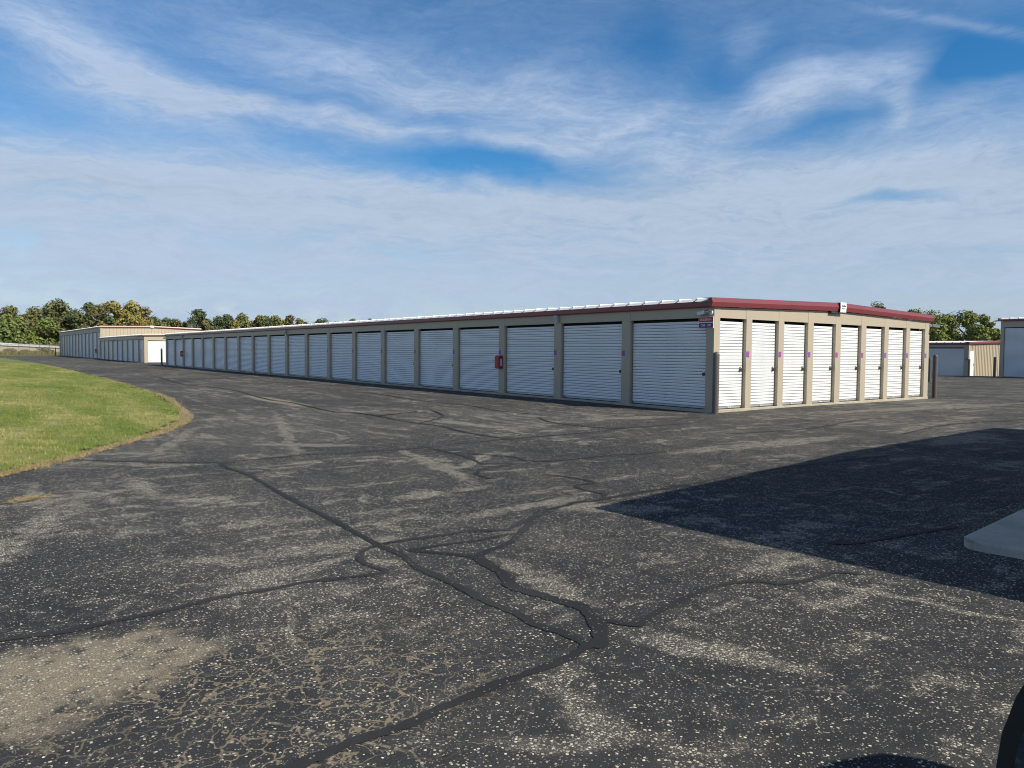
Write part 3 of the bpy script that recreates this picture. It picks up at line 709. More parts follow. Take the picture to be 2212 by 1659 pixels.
gable_trim(MB_, WM, 6.03, 2.66, 2.885, 2.785, 3.03, y=LM_ + .13)
b = MB(); b.box(5.40, 5.86, -.10, -.004, 2.70, 2.765); bevel(b.obj('trim_bracket', MAT['blackmetal'], MB_), .006, 1)
b = MB()
for a_, c_ in zip([(.0, .4, .0), (-.03, .38, -.02), (-.10, .30, -.055), (-.16, .16, -.065)], [(-.03, .38, -.02), (-.10, .30, -.055), (-.16, .16, -.065), (-.18, -.02, -.062)]): b.tube(a_, c_, .012, .012, 6)
b.obj('pull_rope', MAT['rope'], MB_, loc=(0, 10.7, .03))

# white plate on the ridge
t_ = empty('ridge_plate', (5.93, -.14, 2.74), 'white maker plate at the peak of the red gable trim', 'sign')
b = MB(); b.prism([(.02, 0), (-.02, 0), (-.035, .15), (-.03, .30), (.10, .315), (.10, .30), (-.01, .29), (-.012, .0)], 0, -.15, .19)
bevel(b.obj('plate', MAT['sign_white'], t_), .004, 1)
text('lettering', 'Trachte', .085, MAT['black'], t_, (.015, -.040, .195), (R(90), 0, 0), .85, .001)
text('lettering', 'Sun Prairie, WI.', .036, MAT['black'], t_, (.02, -.036, .115), (R(90), 0, 0), .85, .0)

# building sign
t_ = empty('building_sign', (-.03, .235, 2.265), 'red and blue building number sign hung at the near corner below the camera', 'sign')
b = MB(); b.box(-.006, .02, -.237, .237, -.15, .15); bevel(b.obj('sign_board', MAT['sign_white'], t_), .005, 2)
b = MB(); b.box(-.009, -.006, -.222, .222, .012, .137); b.obj('red_field', MAT['sign_red'], t_)
b = MB(); b.box(-.009, -.006, -.222, .222, -.137, -.012); b.obj('blue_field', MAT['sign_blue'], t_)
text('lettering', 'BUILDING 4', .088, MAT['sign_white'], t_, (-.0105, 0, .073), (R(90), 0, R(-90)), .74, .0004)
text('lettering', 'C048 - C099', .084, MAT['sign_white'], t_, (-.0105, 0, -.076), (R(90), 0, R(-90)), .74, .0004)

# unit number stickers
b = MB(); b.box(-.003, .0, 0, .125, 0, .15); STK = b.mesh('unit_sticker', MAT['sticker_blue'])
b = MB(); b.box(-.0045, -.003, .02, .105, .022, .128); STKR = b.mesh('number_field', MAT['sticker_red'])
ORD = ['first', 'second', 'third', 'fourth', 'fifth', 'sixth', 'seventh', 'eighth', 'ninth', 'tenth', 'eleventh', 'twelfth', 'thirteenth', 'fourteenth', 'fifteenth', 'sixteenth', 'seventeenth', 'eighteenth', 'nineteenth', 'twentieth']
def sticker(loc, rz, label, grp, flip=False):
    o = tag(link('unit_sticker', STK, None, loc, (0, 0, rz)), label, 'sticker', grp); link('number_field', STKR, o)
for k in range(1, 16):
    a, c = lp[k]
    sticker((-.001, c - .005 - .125, 1.378), 0, 'blue and red sticker on the %s shaded pillar from the near corner' % ORD[k - 1], 'unit stickers on the long side')
# the red field sits towards the outer face on both sides
for k in range(1, 9):
    a, c = gp[k]
    o = tag(link('unit_sticker', STK, None, (a + .012, -.001, 1.378), (0, 0, R(90))), 'blue and red sticker right of the %s narrow sunlit door from the left' % ORD[k - 1], 'sticker', 'unit stickers on the sunlit end')
    o.scale = (1, -1, 1); link('number_field', STKR, o)

# security cameras
def seccam(loc, rz, label, rv=0.):
    t_ = empty('security_camera', loc, label, 'security camera', 'security cameras under the eaves', rz)
    b = MB(); b.tube((0, .0, 0), (-.045, 0, 0), .072, .066, 18); b.obj('mount', MAT['camwhite'], t_, smooth=False)
    b = MB(); b.tube((-.045, 0, 0), (-.10, .06, -.0), .035, .03, 12); b.lathe([(.02, -.05), (.042, -.03), (.05, 0), (.042, .03), (.02, .05)], 14, 0, (-.10, .06)); b.obj('joint', MAT['steel'], t_)
    h = link('housing', None, t_, (-.11, .10, .0), (R(-10), 0, 0))
    b = MB(); b.prism([(-.045, -.04), (.045, -.04), (.052, .0), (.045, .045), (-.045, .045), (-.052, .0)], 1, 0, .24)
    b.box(-.055, .055, -.02, .29, .046, .052)
    me = b.mesh('housing', MAT['camwhite']); bpy.data.objects.remove(h)
    h = link('housing', me, t_, (-.11, .10, -.0), (R(-10), 0, 0))
    b = MB(); b.box(-.043, .043, .241, .25, -.045, .035); b.obj('lens', MAT['glassdark'], h)
    return t_
seccam((-.002, .10, 2.525), 0, 'white bullet security camera above the building number sign')
seccam((-.002, 61.05, 2.5), R(0), 'small security camera at the far end of the long shaded side')
c_ = seccam((12.06, .02, 2.52), R(180), 'small security camera on the right end of the sunlit wall')

# wall lamps
def wall_lamp(loc, label):
    t_ = empty('wall_lamp', loc, label, 'wall lamp', 'wall lamps on the long side')
    b = MB(); b.prism([(0, -.12), (-.05, -.12), (-.10, -.07), (-.12, .06), (-.10, .12), (0, .12)], 1, -.10, .10); bevel(b.obj('housing', MAT['lamp'], t_), .01, 1)
    b = MB(); b.poly([(-.052, -.08, -.123), (-.052, .08, -.123), (-.103, .08, -.072), (-.103, -.08, -.072)]); b.obj('lens', MAT['sign_white'], t_)
wall_lamp((-.001, 6.17, 2.53), 'grey wall lamp under the eave at the second pillar from the near corner')
wall_lamp((-.001, 30.5, 2.53), 'grey wall lamp above the white arrow sign midway along the long side')
wall_lamp((-.001, 54.9, 2.53), 'grey wall lamp near the far end of the long side')
# fire cabinets
def cabinet(x, y, z, label, tall=.47, grp='red extinguisher cabinets'):
    t_ = empty('extinguisher_cabinet', (x, y, z), label, 'fire cabinet', grp)
    b = MB(); b.box(-.15, 0, -.13, .13, 0, tall); bevel(b.obj('box', MAT['cab_red'], t_), .025, 3)
    b = MB(); b.box(-.175, -.152, -.12, .12, .02, tall - .03); bevel(b.obj('cover', MAT['cab_red'], t_), .012, 2)
    b = MB(); b.box(-.105, -.045, -.1345, -.131, .10, .34); b.obj('label_strip', MAT['sign_white'], t_)
    for k, ch in enumerate('FIRE'): text('lettering', ch,   .050, MAT['black'], t_, (-.075, -.1352, .295 - k * .055), (R(90), 0, 0), 1, .002)
cabinet(-.001, 9.26, .87, 'red extinguisher cabinet on the third pillar of the long shaded side')
cabinet(-.001, 55.0, .87, 'red extinguisher cabinet near the far end of the long shaded side')
t_ = empty('arrow_sign', (-.004, 30.58, 2.0), 'narrow white sign with a red top and black arrow below a wall lamp', 'sign')
b = MB(); b.box(-.008, 0, -.13, .13, 0, .27); b.obj('sign_board', MAT['sign_white'], t_)
b = MB(); b.box(-.009, 0, -.13, .13, .275, .40); b.obj('red_field', MAT['sign_red'], t_)
b = MB(); b.box(-.011, -.009, -.10, .10, .31, .365); b.obj('white_field', MAT['sign_white'], t_)
b = MB(); b.poly([(-.0095, -.05, .20), (-.0095, .05, .26), (-.0095, .07, .19)]); b.poly([(-.0095, -.02, .19), (-.0095, .03, .21), (-.0095, .06, .245), (-.0095, .03, .245)])
for k in range(3): b.box(-.0105, -.0085, -.045, .045, .02 + k * .058, .055 + k * .058)
b.obj('lettering', MAT['black'], t_)

# ---------------- bollards
b = MB(); prof = [(.083, -.25), (.083, 1.53)] + [(.083 * math.cos(a), 1.53 + .083 * math.sin(a)) for a in np.linspace(.2, 1.5, 7)]; b.lathe(prof, 24)
BOL = b.mesh('bollard', MAT['bollard']); BOL.polygons.foreach_set('use_smooth', [True] * len(BOL.polygons))
for x, y, z, h, lab in [(-.02, -.10, -.10, 1.61, 'grey bollard at the near corner of the long building'), (13.12, .22, -.11, 1.61, 'grey bollard right of the sunlit end wall'),
                        (31.2, 8.25, -.12, 1.46, 'distant grey bollard half hidden behind the right corner of the long building'), (55.75, 15.62, -.475, 1.68, 'grey bollard beside the white walk door of the far right building'),
                        (43.45, 9.2, -.04, 1.45, 'dark bollard in front of the ribbed tan wall at the right edge'), (.33, 73.9, .0, 1.55, 'grey bollard at the corner of the small far building'),
                        (.15, 63.6, -.04, 1.60, 'dark bollard between the long building and the small far building'), (.62, 158.6, .06, 1.62, 'dark bollard at the far end of the tall building beside the fence')]:
    tag(link('bollard', BOL, None, (x, y, z), (0, 0, 0), (1, 1, h / 1.61)), lab, 'bollard', 'bollards guarding the building corners')

# ---------------- small building beyond the long one
def far_long(B_, L_, wh, head, pillars, drop=.0, T=.14):
    for a, c in pillars:
        b = MB(); b.box(0, T, a, c, 0, wh); b.obj('pillar', MAT['beige'], B_)
    for (a, c), (a2, c2) in zip(pillars[:-1], pillars[1:]):
        b = MB(); b.box(.004, .085, c + .004, a2 - .004, head, wh); b.obj('header_panel', MAT['beige'], B_)
        door(B_, (.10, a2 - .03, 0), R(-90), a2 - c - .06, head - .04, latch=False, pull=False)
def shell(B_, W_, L_, wh, m_='darkgap', hole=None):
    b = MB(); b.box(.24, W_ - .02, .24, L_, 0, wh); b.obj('light_blocker', MAT[m_], B_)  # added dark box that keeps light out of the hollow building
    b = MB(); b.box(-.016, W_ + .016, -.016, L_ + .016, -.7, 0); b.obj('foundation', MAT['foundation'], B_)
SB = empty('storage_building', (.71, 74.45, .02), 'small far beige building with a wide sunlit white door in its end', 'building', 'beige metal storage buildings')
shell(SB, 9., 30.2, 2.75)
far_long(SB, 30.2, 2.78, 2.52, [(0, .3)] + [(3.3 * k - .17, 3.3 * k + .17) for k in range(1, 9)] + [(29.3, 30.2)])
b = MB(); b.box(T, .34, 0, T, 0, 2.80); b.obj('corner_post', MAT['beige'], SB)
b = MB(); b.box(.344, 5.2, .004, .09, 2.39, 2.84); b.obj('header_panel', MAT['beige'], SB)
b = MB(); b.box(3.7, 9, .0, T, 0, 2.84); b.obj('end_wall', MAT['beige'], SB)
door(SB, (.37, .10, 0), 0, 3.29, 2.36, latch=False)
roof(SB, 9., 30.2, 2.96, 3.12, singles=True, xr=4.5)
eave_trim(SB, 30.2, 2.79, 2.945); gable_trim(SB, 9., 4.5, 2.82, 3.03, 2.95, 3.17)

# ---------------- tall building at the far left
TB = empty('tall_storage_building', (1.35, 108.13, .05), 'tall beige storage building with ribbed sunlit gable wall and high white doors', 'building', 'beige metal storage buildings')
shell(TB, 13.7, 50.5, 4.3)
far_long(TB, 50.5, 4.42, 3.86, [(0, .25)] + [(3.955 * k - .2 - .2, 3.955 * k + .2 - .2) for k in range(1, 12)] + [(46.9, 47.6), (49.8, 50.5)])
b = MB(); b.box(T, 13.7, .06, T, 0, 4.42); b.obj('end_wall', MAT['tan'], TB)
b = MB(); b.box(.001 + T, .16 + T, -.0, .058, 0, 4.42); PNL = None; b.obj('corner_trim', MAT['beige'], TB)
def ribbed(B_, x0, x1, z0, zf, pitch=.305, y=.058):
    """vertical ribbed panels: one mesh per sheet"""
    n = int(round((x1 - x0) / pitch)); pt = (x1 - x0) / n
    for k in range(n):
        a = x0 + k * pt; q = MB(); ze = zf(a + pt / 2)
        q.prism([(a + .002, y), (a + .002, y - .012), (a + pt * .36, y - .012), (a + pt * .42, y - .018), (a + pt * .58, y - .018), (a + pt * .64, y - .012), (a + pt * .84, y - .012), (a + pt * .88, y - .046), (a + pt * .96, y - .046), (a + pt - .002, y - .012), (a + pt - .002, y)], 2, z0, ze)
        q.obj('wall_panel', MAT['tan'], B_)
ribbed(TB, .32, 13.7, 0, lambda x: 4.40 + .17 * (1 - abs(x - 6.8) / 6.8), .46)
roof(TB, 13.7, 50.5, 4.60, 4.80, singles=True, xr=6.8); eave_trim(TB, 50.5, 4.42, 4.585)
gable_trim(TB, 13.7, 6.8, 4.42, 4.67, 4.60, 4.87)
t_ = empty('ridge_plate', (8.15, 107.98, 4.67), 'white plate at the peak of the tall far building', 'sign')
b = MB(); b.prism([(.03, 0), (-.02, 0), (-.035, .13), (-.03, .28), (.10, .30), (.10, .29)], 0, -.25, .25); b.obj('plate', MAT['sign_white'], t_)
cabinet(1.345, 112.0, .9, 'red extinguisher cabinet on the tall building at the far left', .55)

# ---------------- far right building with walk door
RB = empty('storage_building', (56.17, 15.84, -.475), 'low far building with a shaded white door and a ribbed tan end wall', 'building', 'beige metal storage buildings')
shell(RB, 12., 40., 2.55)
far_long(RB, 40., 2.62, 2.40, [(0, .36), (3.3, 3.65), (6.5, 6.85), (9.7, 10.05), (12.9, 13.25), (16.1, 16.4)])
b = MB(); b.box(T, 12., .065, T, 0, 2.62); b.obj('end_wall', MAT['tan'], RB)
b = MB(); b.box(T, .10 + T, 0, .064, 0, 2.62); b.obj('corner_trim', MAT['beige'], RB)
ribbed(RB, 1.06, 12., 0, lambda x: 2.60 + .15 * (1 - abs(x - 5.9) / 5.9), .305, .064)
ribbed(RB, .24, 1.06, 2.20, lambda x: 2.62, .274, .064)
dr = MB(); dr.box(.14, 1.0, .005, .05, .02, 2.14); dr = dr.obj('walk_door', MAT['white_door'], RB)
b = MB(); b.tube((.93, .0, 1.02), (.93, -.06, 1.02), .03, .03, 10); b.box(.90, .96, -.01, .004, .96, 1.12); b.obj('handle', MAT['steel'], dr)
b = MB(); b.box(1.004, 1.056, -.01, .06, 0, 2.19); b.box(.12, 1.004, -.01, .06, 2.145, 2.19); b.obj('door_frame', MAT['beige'], RB)
roof(RB, 12., 40., 2.77, 2.93, singles=True, xr=6.); eave_trim(RB, 40., 2.62, 2.755); gable_trim(RB, 12., 5.9, 2.63, 2.83, 2.78, 3.02)
RB.scale = (1.12, 1.12, 1.12)
t_ = empty('ridge_plate', (62.7, 15.68, 2.64), 'white plate at the roof peak of the low far right building', 'sign')
b = MB(); b.prism([(.03, 0), (-.02, 0), (-.03, .13), (-.025, .28), (.10, .30), (.10, .29)], 0, -.16, .2); b.obj('plate', MAT['sign_white'], t_)
tag(link('unit_sticker', STK, None, (56.165, 15.93, 1.06), (0, 0, 0), (1, 1.3, 1.3)), 'blue unit sticker on the corner post of the low far right building', 'sticker')
b = MB(); b.tube((0, 0, 0), (0, 0, .95), .035, .035, 8); b.tube((0, 0, .93), (.5, -.2, .93), .03, .025, 8)
tag(b.obj('vent_pipe', MAT['camwhite'], None, (59.5, 22.2, 2.70)), 'thin white pipe with a bent arm on the roof of the low far right building', 'pipe')

# ---------------- tall building at the right edge (its long side runs out of frame)
QB = empty('tall_storage_building', (44.66, -31.4, -.05), 'tall shaded storage building with a high white door at the right edge', 'building', 'beige metal storage buildings')
Lq = 45.
shell(QB, 13., Lq, 4.3); far_long(QB, Lq, 4.42, 3.95, [(0, .3)] + [(Lq - .24 - 3.95 * k - .2, Lq - .24 - 3.95 * k + .2) for k in range(10, 0, -1)] + [(Lq - .24, Lq)])
b = MB(); b.box(T, 13, Lq - .1, Lq, 0, 4.42); b.obj('end_wall', MAT['tan'], QB)
roof(QB, 13., Lq, 4.60, 4.8, singles=True, xr=6.5); eave_trim(QB, Lq, 4.43, 4.585); gable_trim(QB, 13., 6.5, 4.43, 4.68, 4.60, 4.86, y=Lq + .13)
QB.scale = (.905, .905, .905)
seccam((44.66, 9.33, 4.02), R(0), 'dark security camera on the corner of the tall building at the right edge')

# ---------------- building to the right of the camera, out of frame: it casts the large shadow
A_ = R(4.2)
OB = empty('storage_building', (-8.83, -10.85, -.12), 'beige storage building just right of the view whose shadow covers the drive', 'building', 'beige metal storage buildings', A_)
b = MB(); b.box(0, 12.2, -40, 0, -.4, 2.95); b.obj('wall', MAT['beige'], OB)
b = MB(); b.prism([(-.15, 2.96), (6.1, 3.16), (12.35, 2.96), (12.35, 3.18), (6.1, 3.38), (-.15, 3.18)], 1, -40.1, .15); b.obj('roof', MAT['white_roof'], OB)
for k in range(3): door(OB, (11.5 - k * 3.9, .03, .08), R(180), 3.0, 2.4, latch=False)
pd = MB()
P0 = [(0, -2.2), (0, .0), (5.5, .0), (5.5, -2.2)]
pd.box(0, 6.5, -1.25, 0, -.3, .03)
po = pd.obj('concrete_pad', MAT['pad'], None, (-9.02, -9.46, g(-9, -9.5) + .06), ); po.rotation_euler = (0, 0, R(4.6))
bv = bevel(po, .17, 7); bv.modifiers['bevel'].limit_method = 'WEIGHT'
bm = bmesh.new(); bm.from_mesh(po.data)
bw = bm.edges.layers.float.new('bevel_weight_edge')
for e in bm.edges:
    v0, v1 = e.verts; vert = abs(v0.co.z - v1.co.z) > .1; top = v0.co.z > 0 and v1.co.z > 0
    e[bw] = 1. if vert else (.22 if top else 0.)
bm.to_mesh(po.data); bm.free()
tag(po, 'grey concrete pad with a rounded corner in the large shadow', 'concrete pad')

# ------------------------------------------------------------------ fence and what stands behind it
FN = empty('chain_link_fence', (-8., 200.5, .05), 'grey chain link fence along the far left edge of the yard', 'fence')
fd = Vector((11.4, 8.7, 0)); fl = fd.length; fd.normalize()
npost = 17; sp = fl / 5
def fp(s_, z): q = fd * s_; return (q.x, q.y, z)
pm = MB(); pm.tube((0, 0, 0), (0, 0, 2.5), .04, .04, 6); pme = pm.mesh('post', MAT['fence'])
for k in range(-10, npost): link('post', pme, FN, fp(k * sp + 1.0, 0))
b = MB(); b.tube(fp(-29, 2.42), fp(48, 2.42), .03, .03, 6); b.obj('top_rail', MAT['fence'], FN)
b = MB(); b.tube(fp(-29, .08), fp(48, .08), .015, .015, 5); b.obj('bottom_wire', MAT['fence'], FN)
b = MB()
for k in range(-180, 300):
    for sgn in (1, -1):
        a_ = Vector(fp(k * .16, .08)); c_ = Vector(fp(k * .16 + sgn * 2.3, 2.4)); n_ = Vector((.012, 0, 0))
        b.poly([a_ - n_, a_ + n_, c_ + n_, c_ - n_])
tag(b.obj('chain_link', MAT['fence'], FN), None, None, None, 'stuff')
LS = empty('shed', (-6.0, 217., 0), 'long low white roofed shed beyond the fence', 'shed', None, R(30))
b = MB(); b.box(0, 17.5, 0, 5, 0, 2.0); b.obj('wall', MAT['tan'], LS)
b = MB(); b.poly([(-.3, -.4, 2.35), (17.8, -.4, 1.75), (17.8, 3., 2.15), (-.3, 3., 3.0)]); b.poly([(-.3, 3., 3.0), (17.8, 3., 2.15), (17.8, 5.4, 1.7), (-.3, 5.4, 2.3)]); b.poly([(-.3, -.4, 2.2), (17.8, -.4, 1.6), (17.8, -.4, 1.75), (-.3, -.4, 2.35)])
b.obj('roof', MAT['white_roof'], LS)

# ------------------------------------------------------------------ trees
def leaves(rng, blobs, n, size, flat=.6):
    """leaf-clump faces scattered through the shells of the blobs"""
    c = np.array([q[0] for q in blobs]); r = np.array([q[1] for q in blobs]); 
    pr = r[:, 0] * r[:, 2]; pr = pr / pr.sum()
    i = rng.choice(len(blobs), n, p=pr)
    d = rng.normal(size=(n, 3)); d /= np.linalg.norm(d, axis=1)[:, None]
    rad = 1 - .55 * rng.rand(n) ** 1.6 + rng.normal(0, .06, n)
    P = c[i] + d * r[i] * rad[:, None] + rng.normal(0, .10, (n, 3)) * r[i]
    nr = d + rng.normal(0, .55, (n, 3)) + np.array([0, 0, .35]); nr /= np.linalg.norm(nr, axis=1)[:, None]
    a = np.cross(nr, rng.normal(size=(n, 3))); a /= np.linalg.norm(a, axis=1)[:, None]; b_ = np.cross(nr, a)
    s_ = size * rng.uniform(.55, 1.35, n)[:, None]
    V = np.stack([P - a * s_, P + b_ * s_ * flat - nr * s_ * .15, P + a * s_, P - b_ * s_ * flat - nr * s_ * .15], 1)
    return V.reshape(-1, 3)
def qmesh(name, V, mat_):
    n = len(V) // 4; me = bpy.data.meshes.new(name); me.vertices.add(4 * n); me.vertices.foreach_set('co', V.reshape(-1))
    me.loops.add(4 * n); me.loops.foreach_set('vertex_index', np.arange(4 * n, dtype=np.int32))
    me.polygons.add(n); me.polygons.foreach_set('loop_start', np.arange(0, 4 * n, 4, dtype=np.int32)); me.polygons.foreach_set('loop_total', np.full(n, 4, np.int32))
    me.update(); me.validate(); me.materials.append(mat_); return me
def tree(x, y, z, h, r, kind, label, seed, n=2600, low=.12, size=None):
    rng = np.random.RandomState(seed); r = r * (1.45 if y > 150 else 1.25)
    t_ = empty('tree', (x, y, z), label, 'tree', 'trees beyond the yard')
    b = MB(); lean = rng.uniform(-.04, .04, 2); top = h * .8; prev = Vector((0, 0, -.2)); pr = h * .022 + .03
    for k in range(1, 6):
        q = Vector((lean[0] * k * h * .15, lean[1] * k * h * .15, top * k / 5)); nr_ = pr * .78; b.tube(prev, q, pr, nr_, 7, cap=False); prev, pr = q, nr_
    tips = []
    for k in range(9 if kind != 'bare' else 16):
        zz = h * rng.uniform(.25, .75); a = rng.uniform(0, 6.28); ln = r * rng.uniform(.5, .95)
        s0 = Vector((lean[0] * zz, lean[1] * zz, zz)); e0 = s0 + Vector((math.cos(a) * ln, math.sin(a) * ln, ln * rng.uniform(.35, 1.0))); e0.z = min(e0.z, h * .97)
        mid_ = s0.lerp(e0, .5) + Vector((0, 0, ln * .08)); b.tube(s0, mid_, h * .010 + .015, h * .007 + .01, 5, cap=False); b.tube(mid_, e0, h * .007 + .01, .012, 5, cap=False); tips.append(e0)
        if kind == 'bare':
            for q in range(4):
                e1 = mid_.lerp(e0, rng.uniform(.1, .9)); e2 = e1 + Vector(rng.normal(0, .45, 3)) + Vector((0, 0, .9)); b.tube(e1, e2, .03, .012, 4, cap=False)
    b.obj('trunk', MAT['paleback' if kind == 'bare' else 'bark'], t_)
    if kind == 'bare': return t_
    nb = 26; blobs = []
    for k in range(nb):
        u = (k + .5) / nb; zz = h * (low + (1 - low) * (.08 + .84 * u)); prof_ = math.sin(math.pi * min(1, (.18 + .82 * u) ** .9)) ** .6 if kind != 'dark' else (1.05 - u * .85)
        a = rng.uniform(0, 6.28); dd = r * prof_ * rng.uniform(.2, .92); rb = r * rng.uniform(.22, .44) * (.55 + .45 * prof_)
        blobs.append(((math.cos(a) * dd, math.sin(a) * dd, min(zz, h - rb * .75)), (rb, rb, rb * rng.uniform(.65, .9))))
    rb = r * .42; blobs.append(((rng.uniform(-.2, .2) * r, rng.uniform(-.2, .2) * r, h - rb * .8), (rb, rb, rb * .8)))
    if kind == 'sparse': n = int(n * .45)
    V = leaves(rng, blobs, n, size or (.13 + .010 * h + .02 * r))
    link('crown', qmesh('crown', V, LM[kind]), t_)
    return t_
FILL = [(27,236,0,10.1,4.2,'olive'),(32,234,0,9.7,4.2,'dark'),(37.5,231,0,10.1,4.2,'brown'),(42,229,0,10.5,4.2,'darkblue'),(47,227,0,10.9,4.2,'olive'),(52,225,0,11.1,4.2,'dark'),(57,222,0,10.9,4.2,'yellow'),(62,219,0,11.3,4.2,'darkblue'),(67.5,216,0,11.1,4.2,'brown'),(72,213,0,10.7,4.2,'dark')]
TREES = [(-1.3,263.3,-.01,14.6,3.6,'olive'),(-3.3,236.,.01,11.,6.,'green'),(4.4,251.5,0,14.,4.2,'olive'),(8.9,239.3,.01,15.8,4.4,'darkolive'),(12.4,232.8,.01,12.7,3.6,'dark'),(1.9,236.6,.01,9.6,4.6,'brown'),(6.0,234.,.02,10.1,4.2,'bright'),(17.5,241.5,0,15.3,3.3,'dark'),(19.1,230.3,.01,14.6,3.6,'brown'),(21.2,221.1,.01,15.,3.3,'yellow'),(24.9,223.4,.01,15.2,3.6,'yellow'),(29.2,225.1,.01,14.,3.,'sparse'),(18.1,208.5,.02,10.4,2.5,'dark'),(23.9,206.6,.02,10.5,3.6,'yellow'),(32.5,227.7,.01,11.2,2.5,'dark'),(36.6,229.6,0,11.,2.3,'darkblue'),(37.5,221.4,.01,10.5,2.4,'olive'),(41.6,214.5,.01,13.3,2.8,'darkblue'),(40.4,201.6,.01,9.5,1.7,'brown'),(45.9,211.3,.01,11.3,2.6,'darkblue'),(49.7,212.2,0,11.9,2.6,'darkblue'),(49.6,199.7,.01,11.7,2.5,'olive'),(36.3,199.7,.02,9.4,1.8,'bare'),(55.4,204.1,0,11.6,2.2,'olive'),(59.9,209.4,0,11.8,2.4,'darkblue'),(59.6,199.7,0,11.6,2.3,'olive'),(60.5,194.,0,11.5,2.2,'brown'),(66.2,199.7,0,10.9,1.9,'sparse'),(73.9,203.9,-.01,11.5,3.4,'darkblue'),(76.9,199.1,-.02,10.2,2.,'darkblue'),(81.1,195.9,-.02,11.1,1.6,'olive'),(82.5,197.4,-.02,11.2,1.3,'darkblue'),(86.6,194.3,-.02,11.3,1.3,'darkblue'),(47.4,197.6,.01,9.7,1.9,'yellow'),(54.8,185.7,.01,9.3,2.3,'olive'),(109.3,50.4,-.15,10.6,2.1,'darkolive'),(86.,34.1,-.18,7.9,2.7,'locust'),(96.1,36.5,-.17,8.2,2.8,'locust'),(87.5,30.4,-.18,7.1,2.1,'locust'),(85.2,27.2,-.18,7.4,2.1,'locust'),(94.5,28.9,-.17,7.2,1.5,'locust'),(85.5,24.4,-.19,5.,1.7,'locust'),(80.,28.5,-.19,5.9,1.8,'locust'),(79.4,24.,-.19,5.3,1.6,'locust'),
         (-9.,250.,0,11.5,5.,'olive'),(-14.,240.,0,12.,5.,'green'),(-20.,246.,0,13.,5.,'darkolive'),(10.0,236.0,0,8.1,3.5,'olive'),(14.5,233.0,0,7.6,3.0,'brown'),(-6.5,240.0,0,7.1,3.5,'bright'),(0.0,235.0,0,5.6,2.8,'brown'),(70.,203.,0,9.,2.5,'darkblue'),(33.,222.,0,9.8,3.,'olive'),(43.5,217.,0,9.6,3.,'dark'),(52.,214.,0,9.8,3.,'darkblue'),(57.5,212.,0,10.2,3.,'brown'),(63.,208.,0,10.2,3.,'dark')] + FILL
TLAB = ['olive tree standing alone at the far left edge of the tree line', 'broad green tree behind the fence at the far left', 'olive tree left of the tall pointed one', 'tallest dark olive tree of the left tree line', 'dark tree right of the tallest olive tree', 'brownish bushy tree behind the chain link fence', 'bright green bushy tree above the white shed', 'dark tree where the yellow trees begin', 'brown olive tree left of the yellow pair', 'left one of the two tall yellow trees', 'right one of the two tall yellow trees', 'thin half bare tree right of the yellow trees', 'dark pointed tree behind the tall building gable', 'low yellow tree behind the tall building gable', 'dark tree right of the thin half bare tree', 'small blue green tree in the dip of the tree line', 'small olive tree left of the tall dark green one', 'tall dark green tree beside the pale bare tree', 'brown narrow tree in front of the tall dark green one', 'dark green round tree right of the brown narrow one', 'dark green tree before the olive autumn tree', 'olive autumn tree with a rounded top above the long roof', 'pale leafless tree above the tall building roof end', 'olive tree above the middle of the distant roof line', 'dark tree between two olive ones above the roof', 'olive tree left of the brownish one above the roof', 'brownish tree above the long white roof edge', 'sparse thin tree above the long white roof edge', 'wide dark tree where the tree line meets the roof', 'low dark tree sinking behind the long roof', 'small olive tree top peeking over the long roof', 'first small dark tree top peeking over the long roof', 'last small tree top before the roof hides the tree line', 'low yellow tree among the dark ones in the tree line', 'low olive tree just above the far roof', 'dark tree top above the right part of the red gable', 'yellow green tree touching the right end of the red gable', 'loose yellow green tree behind the right end of the gable', 'yellow green tree over the low far right building', 'tallest forked yellow green tree over the low far right building', 'feathery tree left of the tall building at the right edge', 'low yellow green tree beside the tall right building', 'low yellow green tree behind the ridge of the low right building', 'low yellow green tree over the walk door',
        'olive tree filling the left edge of the tree line', 'green tree at the left frame edge', 'dark olive tree beyond the left frame edge', 'low olive bush tree right of the bright green one', 'low brown bush tree left of the tall building', 'bright low bush tree at the left edge behind the fence', 'low brown bush tree close behind the fence', 'dark low tree in the dip before the wide dark tree', 'olive filler tree between the thin half bare tree and the dip', 'dark tree behind the tall dark green one', 'blue green tree behind the olive autumn tree', 'brown tree behind the olive one above the roof', 'dark tree left of the sparse thin one'] + ['low %s tree in the back row behind the %s' % q for q in [('olive', 'thin half bare tree'), ('dark', 'dip of the tree line'), ('brown', 'pale leafless tree'), ('blue green', 'brown narrow tree'), ('olive', 'dark round tree'), ('dark', 'olive autumn tree'), ('yellow', 'two dark trees above the roof'), ('blue green', 'brownish tree above the long roof'), ('brown', 'sparse thin tree above the roof'), ('dark', 'wide dark tree at the roof line')]]
for i, q in enumerate(TREES):
    tree(*q, TLAB[i], 100 + i, n=6500 if i in (1, 3, 6) or 36 <= i <= 43 else 5000, low=.02, size=.15 if q[1] < 60 else None)
def bush(x, y, h, r, kind, label, seed, n=700):
    rng = np.random.RandomState(seed); t_ = empty('bush', (x, y, g(x, y) - .05), label, 'bush', 'bushes along the fence')
    b = MB()
    for k in range(5): b.tube((0, 0, 0), (rng.normal(0, r * .35), rng.normal(0, r * .35), h * .7), .05, .015, 5, cap=False)
    b.obj('stem', MAT['bark'], t_)
    blobs = [((rng.uniform(-.6, .6) * r, rng.uniform(-.5, .5) * r, h * rng.uniform(.3, .72)), (r * .55, r * .5, h * .28)) for k in range(6)]
    link('crown', qmesh('crown', leaves(rng, blobs, n, .17), LM[kind]), t_)
